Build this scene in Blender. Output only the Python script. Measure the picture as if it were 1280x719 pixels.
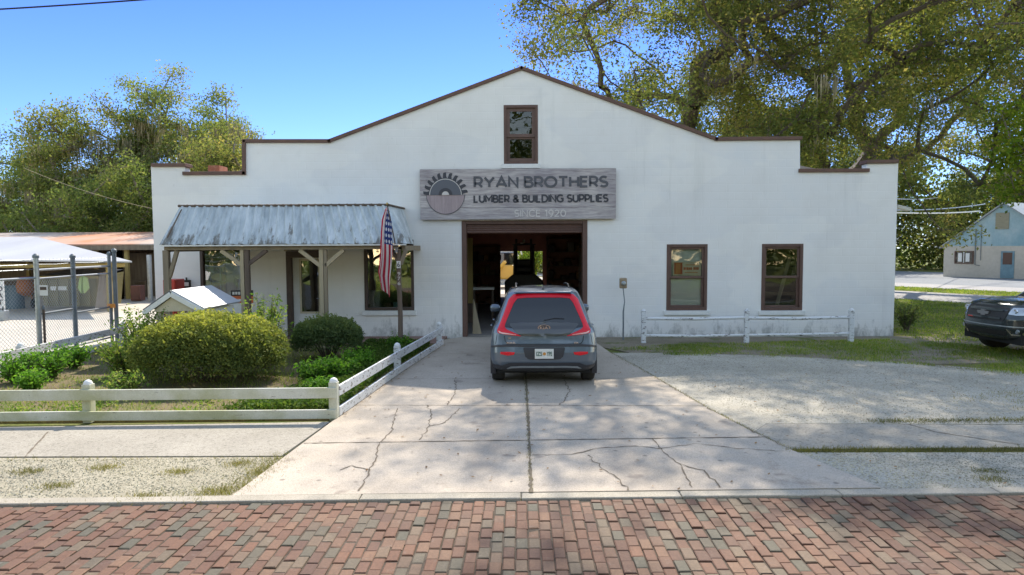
import bpy, bmesh, math, random
import numpy as np
from mathutils import Vector, Matrix, Euler
R = math.radians
random.seed(7); rng = np.random.default_rng(11)
for o in list(bpy.data.objects): bpy.data.objects.remove(o)
sc = bpy.context.scene; COL = sc.collection

# ------------------------------------------------------------------ camera, sky, sun, exposure
CAMH = 2.34; FPX = 853.0; PITCH = R(3.45); YAW = R(0.72); ROLL = R(-0.29)
cam = bpy.data.cameras.new('camera'); cam.lens = 36.0 * FPX / 1280; cam.sensor_width = 36
cam.clip_start = 0.1; cam.clip_end = 1500
camo = bpy.data.objects.new('camera', cam); COL.objects.link(camo)
CR = Matrix.Rotation(YAW, 3, 'Z') @ Matrix.Rotation(R(90) - PITCH, 3, 'X') @ Matrix.Rotation(ROLL, 3, 'Z')
camo.matrix_world = Matrix.Translation((0, 0, CAMH)) @ CR.to_4x4()
sc.camera = camo
SUN_EL = 46.0; SUN_AZ = 10.0            # azimuth from +Y (behind the building) towards +X
wd = bpy.data.worlds.new('World'); sc.world = wd; wd.use_nodes = True
wn = wd.node_tree; bgn = wn.nodes['Background']; bgn.inputs['Strength'].default_value = 0.15
sky = wn.nodes.new('ShaderNodeTexSky'); sky.sky_type = 'NISHITA'; sky.sun_disc = False
sky.sun_elevation = R(SUN_EL); sky.sun_rotation = R(SUN_AZ)
sky.air_density = 1.0; sky.dust_density = 0.15; sky.ozone_density = 2.2
wtc = wn.nodes.new('ShaderNodeTexCoord'); wsx = wn.nodes.new('ShaderNodeSeparateXYZ'); wn.links.new(wtc.outputs['Generated'], wsx.inputs[0])
wr = wn.nodes.new('ShaderNodeValToRGB'); we = wr.color_ramp.elements          # added sky tint: dimmed and blue ahead, warm and brighter elsewhere to fill shade
we[0].position = 0.70; we[0].color = (1.0, 0.785, 0.605, 1); we[1].position = 0.86; we[1].color = (0.20, 0.26, 0.42, 1)
wmr = wn.nodes.new('ShaderNodeMapRange'); wmr.inputs[1].default_value = -1; wmr.inputs[2].default_value = 1; wn.links.new(wsx.outputs[1], wmr.inputs[0]); wn.links.new(wmr.outputs[0], wr.inputs[0])
wmx = wn.nodes.new('ShaderNodeMix'); wmx.data_type = 'RGBA'; wmx.blend_type = 'MULTIPLY'; wmx.inputs[0].default_value = 1
wn.links.new(sky.outputs[0], wmx.inputs[6]); wn.links.new(wr.outputs[0], wmx.inputs[7]); wz = wn.nodes.new('ShaderNodeValToRGB'); wz.color_ramp.elements[0].position = 0.02; wz.color_ramp.elements[0].color = (0.98, 0.97, 0.96, 1); wz.color_ramp.elements[1].position = 0.38; wz.color_ramp.elements[1].color = (0.50, 0.62, 0.88, 1)
wy = wn.nodes.new('ShaderNodeMapRange'); wy.inputs[1].default_value = 0.4; wy.inputs[2].default_value = 0.75; wn.links.new(wsx.outputs[1], wy.inputs[0]); wn.links.new(wsx.outputs[2], wz.inputs[0])
wm2 = wn.nodes.new('ShaderNodeMix'); wm2.data_type = 'RGBA'; wm2.blend_type = 'MULTIPLY'; wn.links.new(wy.outputs[0], wm2.inputs[0]); wn.links.new(wmx.outputs[2], wm2.inputs[6]); wn.links.new(wz.outputs[0], wm2.inputs[7]); wn.links.new(wm2.outputs[2], bgn.inputs['Color'])
sl = bpy.data.lights.new('sun', 'SUN'); sl.energy = 2.0; sl.angle = R(0.53); sl.color = (1, 0.92, 0.80)
slo = bpy.data.objects.new('sun', sl); COL.objects.link(slo)
sd = Vector((math.sin(R(SUN_AZ)) * math.cos(R(SUN_EL)), math.cos(R(SUN_AZ)) * math.cos(R(SUN_EL)), math.sin(R(SUN_EL))))
slo.rotation_euler = sd.to_track_quat('Z', 'Y').to_euler(); slo.location = sd * 60
vs = sc.view_settings; vs.view_transform = 'Standard'; vs.look = 'None'; vs.gamma = 1; vs.exposure = 2.03
sc.cycles.max_bounces = 8; sc.cycles.transparent_max_bounces = 12; sc.cycles.sample_clamp_indirect = 6
sc.cycles.caustics_reflective = False; sc.cycles.caustics_refractive = False

# ------------------------------------------------------------------ measuring helpers (photo pixel -> place at a known distance)
def ray(px, py): return CR @ Vector(((px - 640) / FPX, -(py - 359.5) / FPX, -1))
def W(px, py, Y):
    d = ray(px, py); return Vector((0, 0, CAMH)) + d * (Y / d.y)
def G(px, py, z=0.0):
    d = ray(px, py); return Vector((0, 0, CAMH)) + d * ((z - CAMH) / d.z)
def X(px, Y, py=330): return W(px, py, Y).x
def Z(py, Y, px=651): return W(px, py, Y).z

# ------------------------------------------------------------------ materials
def new_mat(name):
    m = bpy.data.materials.new(name); m.use_nodes = True
    return m, m.node_tree, m.node_tree.nodes['Principled BSDF']
def ramp(nt, stops):
    r = nt.nodes.new('ShaderNodeValToRGB'); e = r.color_ramp.elements
    while len(e) < len(stops): e.new(0.5)
    for i, (p, c) in enumerate(stops): e[i].position = p; e[i].color = (*c, 1) if len(c) == 3 else c
    return r
def mix(nt, fac, a, b, blend='MIX'):
    n = nt.nodes.new('ShaderNodeMix'); n.data_type = 'RGBA'; n.blend_type = blend
    for s, v in ((n.inputs[0], fac), (n.inputs[6], a), (n.inputs[7], b)):
        if hasattr(v, 'links'): nt.links.new(v, s)
        elif isinstance(v, (int, float)): s.default_value = v
        else: s.default_value = (*v, 1)
    return n.outputs[2]
def noise(nt, scale, detail=4, rough=0.55, stretch=None, dist=0.0):
    g = nt.nodes.new('ShaderNodeNewGeometry'); v = g.outputs['Position']
    if stretch:
        mp = nt.nodes.new('ShaderNodeMapping'); mp.inputs['Scale'].default_value = stretch
        nt.links.new(v, mp.inputs['Vector']); v = mp.outputs[0]
    n = nt.nodes.new('ShaderNodeTexNoise'); n.inputs['Scale'].default_value = scale
    n.inputs['Detail'].default_value = detail; n.inputs['Roughness'].default_value = rough; n.inputs['Distortion'].default_value = dist
    nt.links.new(v, n.inputs['Vector']); return n.outputs['Fac']
def bump(nt, bsdf, h, strength=0.3, dist=0.01):
    b = nt.nodes.new('ShaderNodeBump'); b.inputs['Strength'].default_value = strength; b.inputs['Distance'].default_value = dist
    nt.links.new(h, b.inputs['Height']); nt.links.new(b.outputs[0], bsdf.inputs['Normal'])
def M(name, c1, c2=None, scale=3, rough=0.7, metal=0, bs=0.2, bd=0.004, stretch=None, c3=None, fine=40, spec=0.5, coat=0, fmix=0.35):
    m, nt, p = new_mat(name); p.inputs['Roughness'].default_value = rough; p.inputs['Metallic'].default_value = metal
    p.inputs['Specular IOR Level'].default_value = spec; p.inputs['Coat Weight'].default_value = coat
    c2 = c2 or tuple(x * 0.8 for x in c1)
    n = noise(nt, scale, 6, 0.6, stretch)
    stops = [(0.32, c1), (0.68, c2)] if c3 is None else [(0.3, c1), (0.5, c2), (0.7, c3)]
    r = ramp(nt, stops); nt.links.new(n, r.inputs[0])
    f = noise(nt, fine, 5, 0.7, stretch); r2 = ramp(nt, [(0.3, (0.75,) * 3), (0.7, (1.2,) * 3)]); nt.links.new(f, r2.inputs[0])
    nt.links.new(mix(nt, fmix, r.outputs[0], mix(nt, 1.0, r.outputs[0], r2.outputs[0], 'MULTIPLY')), p.inputs['Base Color'])
    if bs: bump(nt, p, f, bs, bd)
    return m
def plain(name, c, rough=0.5, metal=0, spec=0.5, coat=0, emit=None):
    m, nt, p = new_mat(name); p.inputs['Base Color'].default_value = (*c, 1); p.inputs['Roughness'].default_value = rough
    p.inputs['Metallic'].default_value = metal; p.inputs['Specular IOR Level'].default_value = spec; p.inputs['Coat Weight'].default_value = coat
    p.inputs['Coat Roughness'].default_value = 0.04
    if emit: p.inputs['Emission Color'].default_value = (*emit, 1); p.inputs['Emission Strength'].default_value = 1
    return m
def glass(name, tint=(0.85, 0.9, 0.9), refl=0.12):
    m = bpy.data.materials.new(name); m.use_nodes = True; nt = m.node_tree; nt.nodes.clear()
    out = nt.nodes.new('ShaderNodeOutputMaterial'); mx = nt.nodes.new('ShaderNodeMixShader')
    t = nt.nodes.new('ShaderNodeBsdfTransparent'); t.inputs[0].default_value = (*tint, 1)
    g = nt.nodes.new('ShaderNodeBsdfGlossy'); g.inputs['Roughness'].default_value = 0.02; g.inputs['Color'].default_value = (0.95, 0.97, 1, 1)
    fr = nt.nodes.new('ShaderNodeFresnel'); fr.inputs[0].default_value = 1.5
    bn = nt.nodes.new('ShaderNodeBump'); bn.inputs['Strength'].default_value = 0.25; bn.inputs['Distance'].default_value = 0.02
    nt.links.new(noise(nt, 2.2, 1), bn.inputs['Height']); nt.links.new(bn.outputs[0], g.inputs['Normal'])
    ad = nt.nodes.new('ShaderNodeMath'); ad.operation = 'ADD'; ad.inputs[1].default_value = refl; ad.use_clamp = True
    nt.links.new(fr.outputs[0], ad.inputs[0]); nt.links.new(ad.outputs[0], mx.inputs[0])
    nt.links.new(t.outputs[0], mx.inputs[1]); nt.links.new(g.outputs[0], mx.inputs[2]); nt.links.new(mx.outputs[0], out.inputs[0])
    return m
def leafmat(name, cols, trans=0.4, tcol=None):
    m, nt, p = new_mat(name); p.inputs['Roughness'].default_value = 0.7; p.inputs['Specular IOR Level'].default_value = 0.12
    at = nt.nodes.new('ShaderNodeAttribute'); at.attribute_name = 'rnd'
    r = ramp(nt, [(i / (len(cols) - 1), c) for i, c in enumerate(cols)]); nt.links.new(at.outputs['Fac'], r.inputs[0])
    big = noise(nt, 0.45, 3); rb = ramp(nt, [(0.35, (0.72, 0.75, 0.75)), (0.65, (1.25, 1.2, 1.0))]); nt.links.new(big, rb.inputs[0])
    c = mix(nt, 1.0, r.outputs[0], rb.outputs[0], 'MULTIPLY'); nt.links.new(c, p.inputs['Base Color'])
    t = nt.nodes.new('ShaderNodeBsdfTranslucent')
    nt.links.new(mix(nt, 1.0, c, tcol or (1.3, 1.38, 0.72), 'MULTIPLY'), t.inputs['Color'])
    mx = nt.nodes.new('ShaderNodeMixShader'); mx.inputs[0].default_value = trans
    out = nt.nodes['Material Output']
    nt.links.new(p.outputs[0], mx.inputs[1]); nt.links.new(t.outputs[0], mx.inputs[2]); nt.links.new(mx.outputs[0], out.inputs['Surface'])
    return m
def peeled(name, paint, under, thr=0.6, scale=5, stretch=(1, 1, 3), rough=0.75, stain=None, low=None):
    m, nt, p = new_mat(name); p.inputs['Roughness'].default_value = rough
    a = noise(nt, scale, 8, 0.72, stretch); ra = ramp(nt, [(thr, (0, 0, 0)), (thr + 0.03, (1, 1, 1))]); nt.links.new(a, ra.inputs[0])
    b = noise(nt, 1.6, 4); c0 = paint
    if stain:
        rb = ramp(nt, [(0.42, paint), (0.68, stain)]); nt.links.new(b, rb.inputs[0]); c0 = rb.outputs[0]
    f = noise(nt, 60, 5, 0.7, (1, 1, 1)); rf = ramp(nt, [(0.3, (0.85,) * 3), (0.7, (1.08,) * 3)]); nt.links.new(f, rf.inputs[0])
    c1 = mix(nt, 1.0, mix(nt, ra.outputs[0], c0, under), rf.outputs[0], 'MULTIPLY'); nt.links.new(c1, p.inputs['Base Color'])
    iv = nt.nodes.new('ShaderNodeMath'); iv.operation = 'SUBTRACT'; iv.inputs[0].default_value = 1; nt.links.new(ra.outputs[0], iv.inputs[1])
    bump(nt, p, iv.outputs[0], 0.4, 0.004); return m

# facade paint: white masonry paint with faint courses, patchy repaints and grime at the foot
def wall_mat():
    m, nt, p = new_mat('white_masonry_paint'); p.inputs['Roughness'].default_value = 0.8; p.inputs['Specular IOR Level'].default_value = 0.25
    g = nt.nodes.new('ShaderNodeNewGeometry'); sx = nt.nodes.new('ShaderNodeSeparateXYZ'); nt.links.new(g.outputs['Position'], sx.inputs[0])
    n1 = noise(nt, 0.8, 5, 0.6); r1 = ramp(nt, [(0.35, (0.79, 0.77, 0.74)), (0.55, (0.83, 0.815, 0.79)), (0.72, (0.79, 0.79, 0.785))]); nt.links.new(n1, r1.inputs[0])
    n2 = noise(nt, 3.2, 8, 0.75, (1, 1, 0.45))
    zf = nt.nodes.new('ShaderNodeMapRange'); zf.inputs[1].default_value = 0.0; zf.inputs[2].default_value = 0.75; zf.inputs[3].default_value = 0.22; zf.inputs[4].default_value = -0.03
    nt.links.new(sx.outputs[2], zf.inputs[0])
    ad = nt.nodes.new('ShaderNodeMath'); ad.operation = 'ADD'; nt.links.new(n2, ad.inputs[0]); nt.links.new(zf.outputs[0], ad.inputs[1])
    r2 = ramp(nt, [(0.62, (0, 0, 0)), (0.80, (0.75,) * 3)]); nt.links.new(ad.outputs[0], r2.inputs[0])
    c = mix(nt, r2.outputs[0], r1.outputs[0], (0.22, 0.22, 0.20))
    n3 = noise(nt, 1.3, 7, 0.7, (1, 1, 0.5)); r3 = ramp(nt, [(0.60, (0, 0, 0)), (0.78, (0.22,) * 3)]); nt.links.new(n3, r3.inputs[0])
    c = mix(nt, r3.outputs[0], c, (0.45, 0.45, 0.42))
    n4 = noise(nt, 2.6, 6, 0.7, (1, 1, 0.07)); r4 = ramp(nt, [(0.56, (0, 0, 0)), (0.78, (0.30,) * 3)]); nt.links.new(n4, r4.inputs[0]); c = mix(nt, r4.outputs[0], c, (0.50, 0.50, 0.47))
    n5 = noise(nt, 0.35, 3, 0.5, (1, 1, 2)); r5 = ramp(nt, [(0.49, (0.955, 0.96, 0.97)), (0.52, (1.0, 1.0, 0.995))]); nt.links.new(n5, r5.inputs[0]); c = mix(nt, 1.0, c, r5.outputs[0], 'MULTIPLY')
    nt.links.new(c, p.inputs['Base Color'])
    mp = nt.nodes.new('ShaderNodeCombineXYZ'); nt.links.new(sx.outputs[0], mp.inputs[0]); nt.links.new(sx.outputs[2], mp.inputs[1])
    bt = nt.nodes.new('ShaderNodeTexBrick'); bt.inputs['Scale'].default_value = 1; bt.inputs['Brick Width'].default_value = 0.42; bt.inputs['Row Height'].default_value = 0.205
    bt.inputs['Mortar Size'].default_value = 0.012; bt.inputs['Mortar Smooth'].default_value = 0.8
    bt.inputs['Color1'].default_value = bt.inputs['Color2'].default_value = (1, 1, 1, 1); bt.inputs['Mortar'].default_value = (0, 0, 0, 1)
    nt.links.new(mp.outputs[0], bt.inputs['Vector'])
    hsum = mix(nt, 0.45, bt.outputs['Color'], noise(nt, 22, 6, 0.7))
    bump(nt, p, hsum, 0.42, 0.007); return m

def ground_mat(name, cols, scale=1.2, fine=60, bd=0.01, patch=None, pthr=0.55, pscale=0.8, rough=0.95, speck=None):
    m, nt, p = new_mat(name); p.inputs['Roughness'].default_value = rough; p.inputs['Specular IOR Level'].default_value = 0.15
    n = noise(nt, scale, 8, 0.65); r = ramp(nt, [(0.3 + 0.4 * i / (len(cols) - 1), c) for i, c in enumerate(cols)]); nt.links.new(n, r.inputs[0]); c = r.outputs[0]
    if patch:
        q = noise(nt, pscale, 9, 0.72, None, 0.3); rq = ramp(nt, [(pthr, (0, 0, 0)), (pthr + 0.06, (1, 1, 1))]); nt.links.new(q, rq.inputs[0])
        c = mix(nt, rq.outputs[0], c, patch)
    f = noise(nt, fine, 4, 0.8); rf = ramp(nt, [(0.28, (0.55,) * 3), (0.5, (0.98,) * 3), (0.72, (1.3,) * 3)]); nt.links.new(f, rf.inputs[0])
    c = mix(nt, 1.0, c, rf.outputs[0], 'MULTIPLY')
    if name == 'driveway_concrete':
        g2 = nt.nodes.new('ShaderNodeNewGeometry'); sx = nt.nodes.new('ShaderNodeSeparateXYZ'); nt.links.new(g2.outputs['Position'], sx.inputs[0])
        def mt(op, a, b=0.0):
            q = nt.nodes.new('ShaderNodeMath'); q.operation = op
            for i_, v_ in enumerate((a, b)):
                if hasattr(v_, 'links'): nt.links.new(v_, q.inputs[i_])
                else: q.inputs[i_].default_value = v_
            return q.outputs[0]
        tr_ = mt('ABSOLUTE', mt('SUBTRACT', mt('ABSOLUTE', mt('SUBTRACT', sx.outputs[0], .36)), .76)); rt = ramp(nt, [(0.10, (1, 1, 1)), (0.26, (0, 0, 0))]); nt.links.new(tr_, rt.inputs[0])
        c = mix(nt, mt('MULTIPLY', mt('MULTIPLY', rt.outputs[0], noise(nt, 1.3, 6, .7)), .42), c, (0.20, 0.17, 0.145))
        ol = noise(nt, 2.1, 3, .5); ro_ = ramp(nt, [(0.66, (0, 0, 0)), (0.72, (.55,) * 3)]); nt.links.new(ol, ro_.inputs[0]); c = mix(nt, ro_.outputs[0], c, (0.21, 0.175, 0.145))
        sp = nt.nodes.new('ShaderNodeTexVoronoi'); sp.inputs['Scale'].default_value = 3.1; nt.links.new(g2.outputs['Position'], sp.inputs['Vector']); rs_ = ramp(nt, [(0.05, (.6,) * 3), (0.11, (0, 0, 0))]); nt.links.new(sp.outputs['Distance'], rs_.inputs[0]); c = mix(nt, rs_.outputs[0], c, (0.13, 0.11, 0.09))
    if speck:
        v = nt.nodes.new('ShaderNodeTexVoronoi'); v.inputs['Scale'].default_value = 38; g = nt.nodes.new('ShaderNodeNewGeometry'); nt.links.new(g.outputs['Position'], v.inputs['Vector'])
        rv = ramp(nt, [(0.0, speck), (0.35, (1, 1, 1)), (1, (1, 1, 1))]); nt.links.new(v.outputs['Color'], rv.inputs[0]); c = mix(nt, 0.9, c, rv.outputs[0], 'MULTIPLY')
    nt.links.new(c, p.inputs['Base Color']); bump(nt, p, f, 0.5, bd); return m

WALL = wall_mat()
COPING = M('brown_coping', (0.16, 0.085, 0.06), (0.11, 0.065, 0.05), 4, 0.7)
BROWN = M('brown_trim_paint', (0.13, 0.07, 0.052), (0.10, 0.055, 0.042), 6, 0.6, stretch=(1, 1, 0.3))
DKBROWN = M('dark_brown_trim', (0.085, 0.055, 0.042), (0.06, 0.042, 0.035), 6, 0.6)
SASH = M('brown_sash', (0.15, 0.085, 0.065), (0.12, 0.07, 0.055), 6, 0.55)
WHITE = M('white_trim_paint', (0.76, 0.76, 0.74), (0.70, 0.70, 0.68), 5, 0.6)
CREAM = M('cream_paint', (0.62, 0.55, 0.40), (0.55, 0.49, 0.36), 5, 0.6)
FENCEW = peeled('worn_white_fence_paint', (0.66, 0.65, 0.57), (0.24, 0.21, 0.17), 0.63, 7, (1, 1, 3), stain=(0.44, 0.44, 0.27))
FENCEB = peeled('peeling_white_fence_paint', (0.72, 0.72, 0.72), (0.20, 0.17, 0.15), 0.56, 9, (1, 1, 3), stain=(0.66, 0.66, 0.64))
FENCEC = peeled('flaking_rail_paint', (0.72, 0.73, 0.74), (0.13, 0.11, 0.10), 0.565, 6, (1, 1, 4))
WOODP = M('weathered_post_wood', (0.30, 0.24, 0.16), (0.20, 0.165, 0.12), 5, 0.85, stretch=(1, 1, 0.15), bs=0.5)
WOODL = M('pale_post_wood', (0.46, 0.38, 0.25), (0.36, 0.30, 0.20), 5, 0.85, stretch=(1, 1, 0.15), bs=0.5)
WOODD = M('dark_post_wood', (0.16, 0.115, 0.085), (0.10, 0.075, 0.06), 6, 0.85, stretch=(1, 1, 0.15), bs=0.5)
METALG = M('galvanised_steel', (0.42, 0.45, 0.47), (0.32, 0.35, 0.37), 8, 0.45, 0.8)
POSTG = M('grey_painted_post', (0.17, 0.20, 0.22), (0.12, 0.14, 0.16), 5, 0.6)
BLACK = plain('black_plastic', (0.02, 0.02, 0.022), 0.5)
RUBBER = M('tyre_rubber', (0.028, 0.027, 0.026), (0.02, 0.02, 0.02), 20, 0.85)
CONC = ground_mat('driveway_concrete', [(0.38, 0.325, 0.26), (0.46, 0.395, 0.32), (0.53, 0.46, 0.375)], 0.55, 90, 0.002, patch=(0.34, 0.29, 0.235), pthr=0.60, pscale=0.5)
CONCB = ground_mat('kerb_concrete', [(0.33, 0.295, 0.235), (0.43, 0.385, 0.31)], 2, 70, 0.003)
WALKL = ground_mat('old_pavement_concrete', [(0.31, 0.28, 0.23), (0.39, 0.355, 0.295)], 1.1, 75, 0.004, speck=(0.6, 0.6, 0.58))
GRAVEL = ground_mat('pale_gravel', [(0.34, 0.31, 0.25), (0.42, 0.385, 0.315), (0.49, 0.45, 0.375)], 0.9, 48, 0.012, patch=(0.33, 0.31, 0.27), pthr=0.60, pscale=1.2, speck=(0.45, 0.45, 0.43))
VERGE = ground_mat('sandy_gravel', [(0.31, 0.275, 0.20), (0.40, 0.36, 0.27)], 1.4, 42, 0.012, patch=(0.26, 0.24, 0.13), pthr=0.60, pscale=1.6, speck=(0.45, 0.43, 0.38))
SAND = ground_mat('yard_sand', [(0.46, 0.42, 0.35), (0.56, 0.51, 0.43)], 0.4, 30, 0.01)
ASPH = ground_mat('pale_road', [(0.34, 0.33, 0.32), (0.40, 0.385, 0.37)], 0.5, 30, 0.004)
LOTG = ground_mat('grey_lot', [(0.22, 0.23, 0.24), (0.27, 0.28, 0.29)], 0.5, 20, 0.004)
DIRT = ground_mat('garden_mulch', [(0.13, 0.10, 0.06), (0.19, 0.15, 0.085), (0.13, 0.14, 0.055)], 1.1, 40, 0.02, patch=(0.10, 0.12, 0.035), pthr=0.56)
LAWN = ground_mat('lawn_soil', [(0.10, 0.12, 0.03), (0.16, 0.17, 0.05), (0.20, 0.17, 0.09)], 0.7, 25, 0.02, patch=(0.10, 0.14, 0.025), pthr=0.52)
STRIPD = ground_mat('dusty_soil', [(0.20, 0.17, 0.12), (0.28, 0.24, 0.18)], 1.5, 40, 0.015, patch=(0.13, 0.15, 0.05), pthr=0.54)
FLOORI = ground_mat('shop_floor_concrete', [(0.25, 0.23, 0.21), (0.33, 0.31, 0.28)], 0.8, 30, 0.003)
PATIO = ground_mat('patio_brick', [(0.26, 0.16, 0.13), (0.32, 0.22, 0.18)], 2.5, 30, 0.004)
CRACK = plain('crack_fill', (0.15, 0.12, 0.085), 0.95)
INTW = M('bare_brick_interior', (0.34, 0.16, 0.12), (0.22, 0.11, 0.085), 1.4, 0.9, bs=0.6, bd=0.02)
GLASS = glass('window_glass', (0.92, 0.95, 0.93), 0.015)
GLASSG = glass('dark_gable_glass', (0.25, 0.24, 0.22), 0.01)  # darker tinted glass for the gable panes
GLASSD = glass('shop_window_glass', (0.8, 0.82, 0.8), 0.16)

# ------------------------------------------------------------------ mesh building
class MB:
    def __init__(s): s.v = []; s.f = []
    def add(s, vs, fs):
        b = len(s.v); s.v += [tuple(v) for v in vs]; s.f += [tuple(i + b for i in f) for f in fs]; return s
    def box(s, x0, x1, y0, y1, z0, z1):
        return s.add([(x0, y0, z0), (x1, y0, z0), (x1, y1, z0), (x0, y1, z0), (x0, y0, z1), (x1, y0, z1), (x1, y1, z1), (x0, y1, z1)],
                     [(0, 3, 2, 1), (4, 5, 6, 7), (0, 1, 5, 4), (1, 2, 6, 5), (2, 3, 7, 6), (3, 0, 4, 7)])
    def bar(s, a, b, w, h=None, up=(0, 0, 1)):
        h = h or w; a = Vector(a); b = Vector(b); d = (b - a).normalized(); u = Vector(up)
        if abs(d.dot(u)) > 0.97: u = Vector((0, 1, 0))
        r = d.cross(u).normalized() * (w / 2); u = r.cross(d).normalized() * (h / 2)
        vs = [p + i * r + j * u for p in (a, b) for i, j in ((-1, -1), (1, -1), (1, 1), (-1, 1))]
        return s.add(vs, [(0, 1, 2, 3), (7, 6, 5, 4), (0, 4, 5, 1), (1, 5, 6, 2), (2, 6, 7, 3), (3, 7, 4, 0)])
    def tube(s, pts, rad, n=8, cap=True):
        pts = [Vector(p) for p in pts]; rads = rad if isinstance(rad, (list, tuple)) else [rad] * len(pts); rings = []
        ref = Vector((0.01, 0.03, 1))
        for i, p in enumerate(pts):
            d = (pts[min(i + 1, len(pts) - 1)] - pts[max(i - 1, 0)]).normalized()
            if abs(d.dot(ref)) > 0.98: ref = Vector((1, 0.02, 0))
            u = d.cross(ref).normalized(); w = d.cross(u)
            rings.append([p + (u * math.cos(2 * math.pi * k / n) + w * math.sin(2 * math.pi * k / n)) * rads[i] for k in range(n)])
        fs = [(i * n + k, (i + 1) * n + k, (i + 1) * n + (k + 1) % n, i * n + (k + 1) % n) for i in range(len(pts) - 1) for k in range(n)]
        if cap: fs += [tuple(range(n)), tuple(reversed(range((len(pts) - 1) * n, len(pts) * n)))]
        return s.add([q for r in rings for q in r], fs)
    def lathe(s, c, prof, n=20, axis='z'):
        vs = []
        for r, h in prof:
            for k in range(n):
                a = 2 * math.pi * k / n; q = (r * math.cos(a), r * math.sin(a), h)
                if axis == 'x': q = (h, q[0], q[1])
                if axis == 'y': q = (q[0], h, q[1])
                vs.append(Vector(c) + Vector(q))
        m = len(prof); fs = [(i * n + k, i * n + (k + 1) % n, (i + 1) * n + (k + 1) % n, (i + 1) * n + k) for i in range(m - 1) for k in range(n)]
        fs += [tuple(reversed(range(n))), tuple(range((m - 1) * n, m * n))]
        return s.add(vs, fs)
    def quad(s, *p): return s.add(p, [tuple(range(len(p)))])
    def slab(s, poly, z0, z1):
        n = len(poly); vs = [(p[0], p[1], z0) for p in poly] + [(p[0], p[1], z1) for p in poly]
        return s.add(vs, [tuple(range(n, 2 * n)), tuple(reversed(range(n)))] + [(i, (i + 1) % n, n + (i + 1) % n, n + i) for i in range(n)])
    def build(s, name, mat, parent=None, local=False, smooth=False, bevel=0, origin=None):
        off = Vector((0, 0, 0))
        if parent and not local:
            q = parent
            while q: off += q.location; q = q.parent
        if origin is not None: off = Vector(origin)
        me = bpy.data.meshes.new(name); me.from_pydata([Vector(v) - off for v in s.v], [], s.f); me.materials.append(mat); me.validate()
        bm = bmesh.new(); bm.from_mesh(me); bmesh.ops.recalc_face_normals(bm, faces=bm.faces); bm.to_mesh(me); bm.free()
        if smooth:
            me.polygons.foreach_set('use_smooth', [True] * len(me.polygons))
            try: me.set_sharp_from_angle(angle=R(35))
            except Exception: pass
        o = bpy.data.objects.new(name, me); COL.objects.link(o); o.parent = parent
        if origin is not None: o.location = origin
        if bevel:
            b = o.modifiers.new('b', 'BEVEL'); b.width = bevel; b.segments = 2; b.limit_method = 'ANGLE'
        return o
def B(*a): return MB().box(*a)
def tag(o, label=None, cat=None, group=None, kind=None):
    if label: o['label'] = label
    if cat: o['category'] = cat
    if group: o['group'] = group
    if kind: o['kind'] = kind
    return o
def empty(name, loc, label, cat, group=None, rz=0):
    o = bpy.data.objects.new(name, None); COL.objects.link(o); o.location = loc; o.rotation_euler.z = rz; o.empty_display_size = 0.2
    return tag(o, label, cat, group)
def structure(name, mb, mat): return tag(mb.build(name, mat), kind='structure')
def curve_obj(name, splines, depth, mat, parent=None, plane='xz', y=0.0, z=0.0):
    """filled flat outline(s) with holes, extruded; plane xz stands at depth y"""
    cu = bpy.data.curves.new(name, 'CURVE'); cu.dimensions = '2D'; cu.fill_mode = 'BOTH'; cu.extrude = depth / 2
    for sp in splines:
        s = cu.splines.new('POLY'); s.points.add(len(sp) - 1); s.use_cyclic_u = True
        for i, p in enumerate(sp): s.points[i].co = (p[0], p[1], 0, 1)
    t = bpy.data.objects.new('t', cu); COL.objects.link(t); dg = bpy.context.evaluated_depsgraph_get()
    me = bpy.data.meshes.new_from_object(t.evaluated_get(dg)); bpy.data.objects.remove(t); bpy.data.curves.remove(cu)
    off = Vector((0, 0, 0)); q = parent
    while q: off += q.location; q = q.parent
    for v in me.vertices:
        a, b, c = v.co; v.co = (Vector((a, y + depth / 2 - c - 0.0, b)) if plane == 'xz' else Vector((a, b, z + c))) - off
    me.materials.clear(); me.materials.append(mat); me.name = name
    o = bpy.data.objects.new(name, me); COL.objects.link(o); o.parent = parent; return o
def text_mesh(name, s, x0, x1, z0, z1, y, mat, parent, thick=0.012, bold=0.0, local=False):
    cu = bpy.data.curves.new('t', 'FONT'); cu.body = s; cu.extrude = thick / 2; cu.offset = bold; cu.resolution_u = 3
    t = bpy.data.objects.new('t', cu); COL.objects.link(t); dg = bpy.context.evaluated_depsgraph_get(); dg.update()
    me = bpy.data.meshes.new_from_object(t.evaluated_get(dg)); bpy.data.objects.remove(t); bpy.data.curves.remove(cu)
    n = len(me.vertices); co = np.zeros(n * 3); me.vertices.foreach_get('co', co); co = co.reshape(-1, 3)
    mn = co.min(0); mxx = co.max(0); q = np.empty_like(co)
    q[:, 0] = x0 + (co[:, 0] - mn[0]) / (mxx[0] - mn[0]) * (x1 - x0); q[:, 2] = z0 + (co[:, 1] - mn[1]) / (mxx[1] - mn[1]) * (z1 - z0); q[:, 1] = y - co[:, 2]
    off = np.zeros(3); pp = parent
    while pp and not local: off += np.array(pp.location); pp = pp.parent
    q -= off; me.vertices.foreach_set('co', q.ravel()); me.materials.clear(); me.materials.append(mat); me.name = name; me.update()
    o = bpy.data.objects.new(name, me); COL.objects.link(o); o.parent = parent; return o
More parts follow.
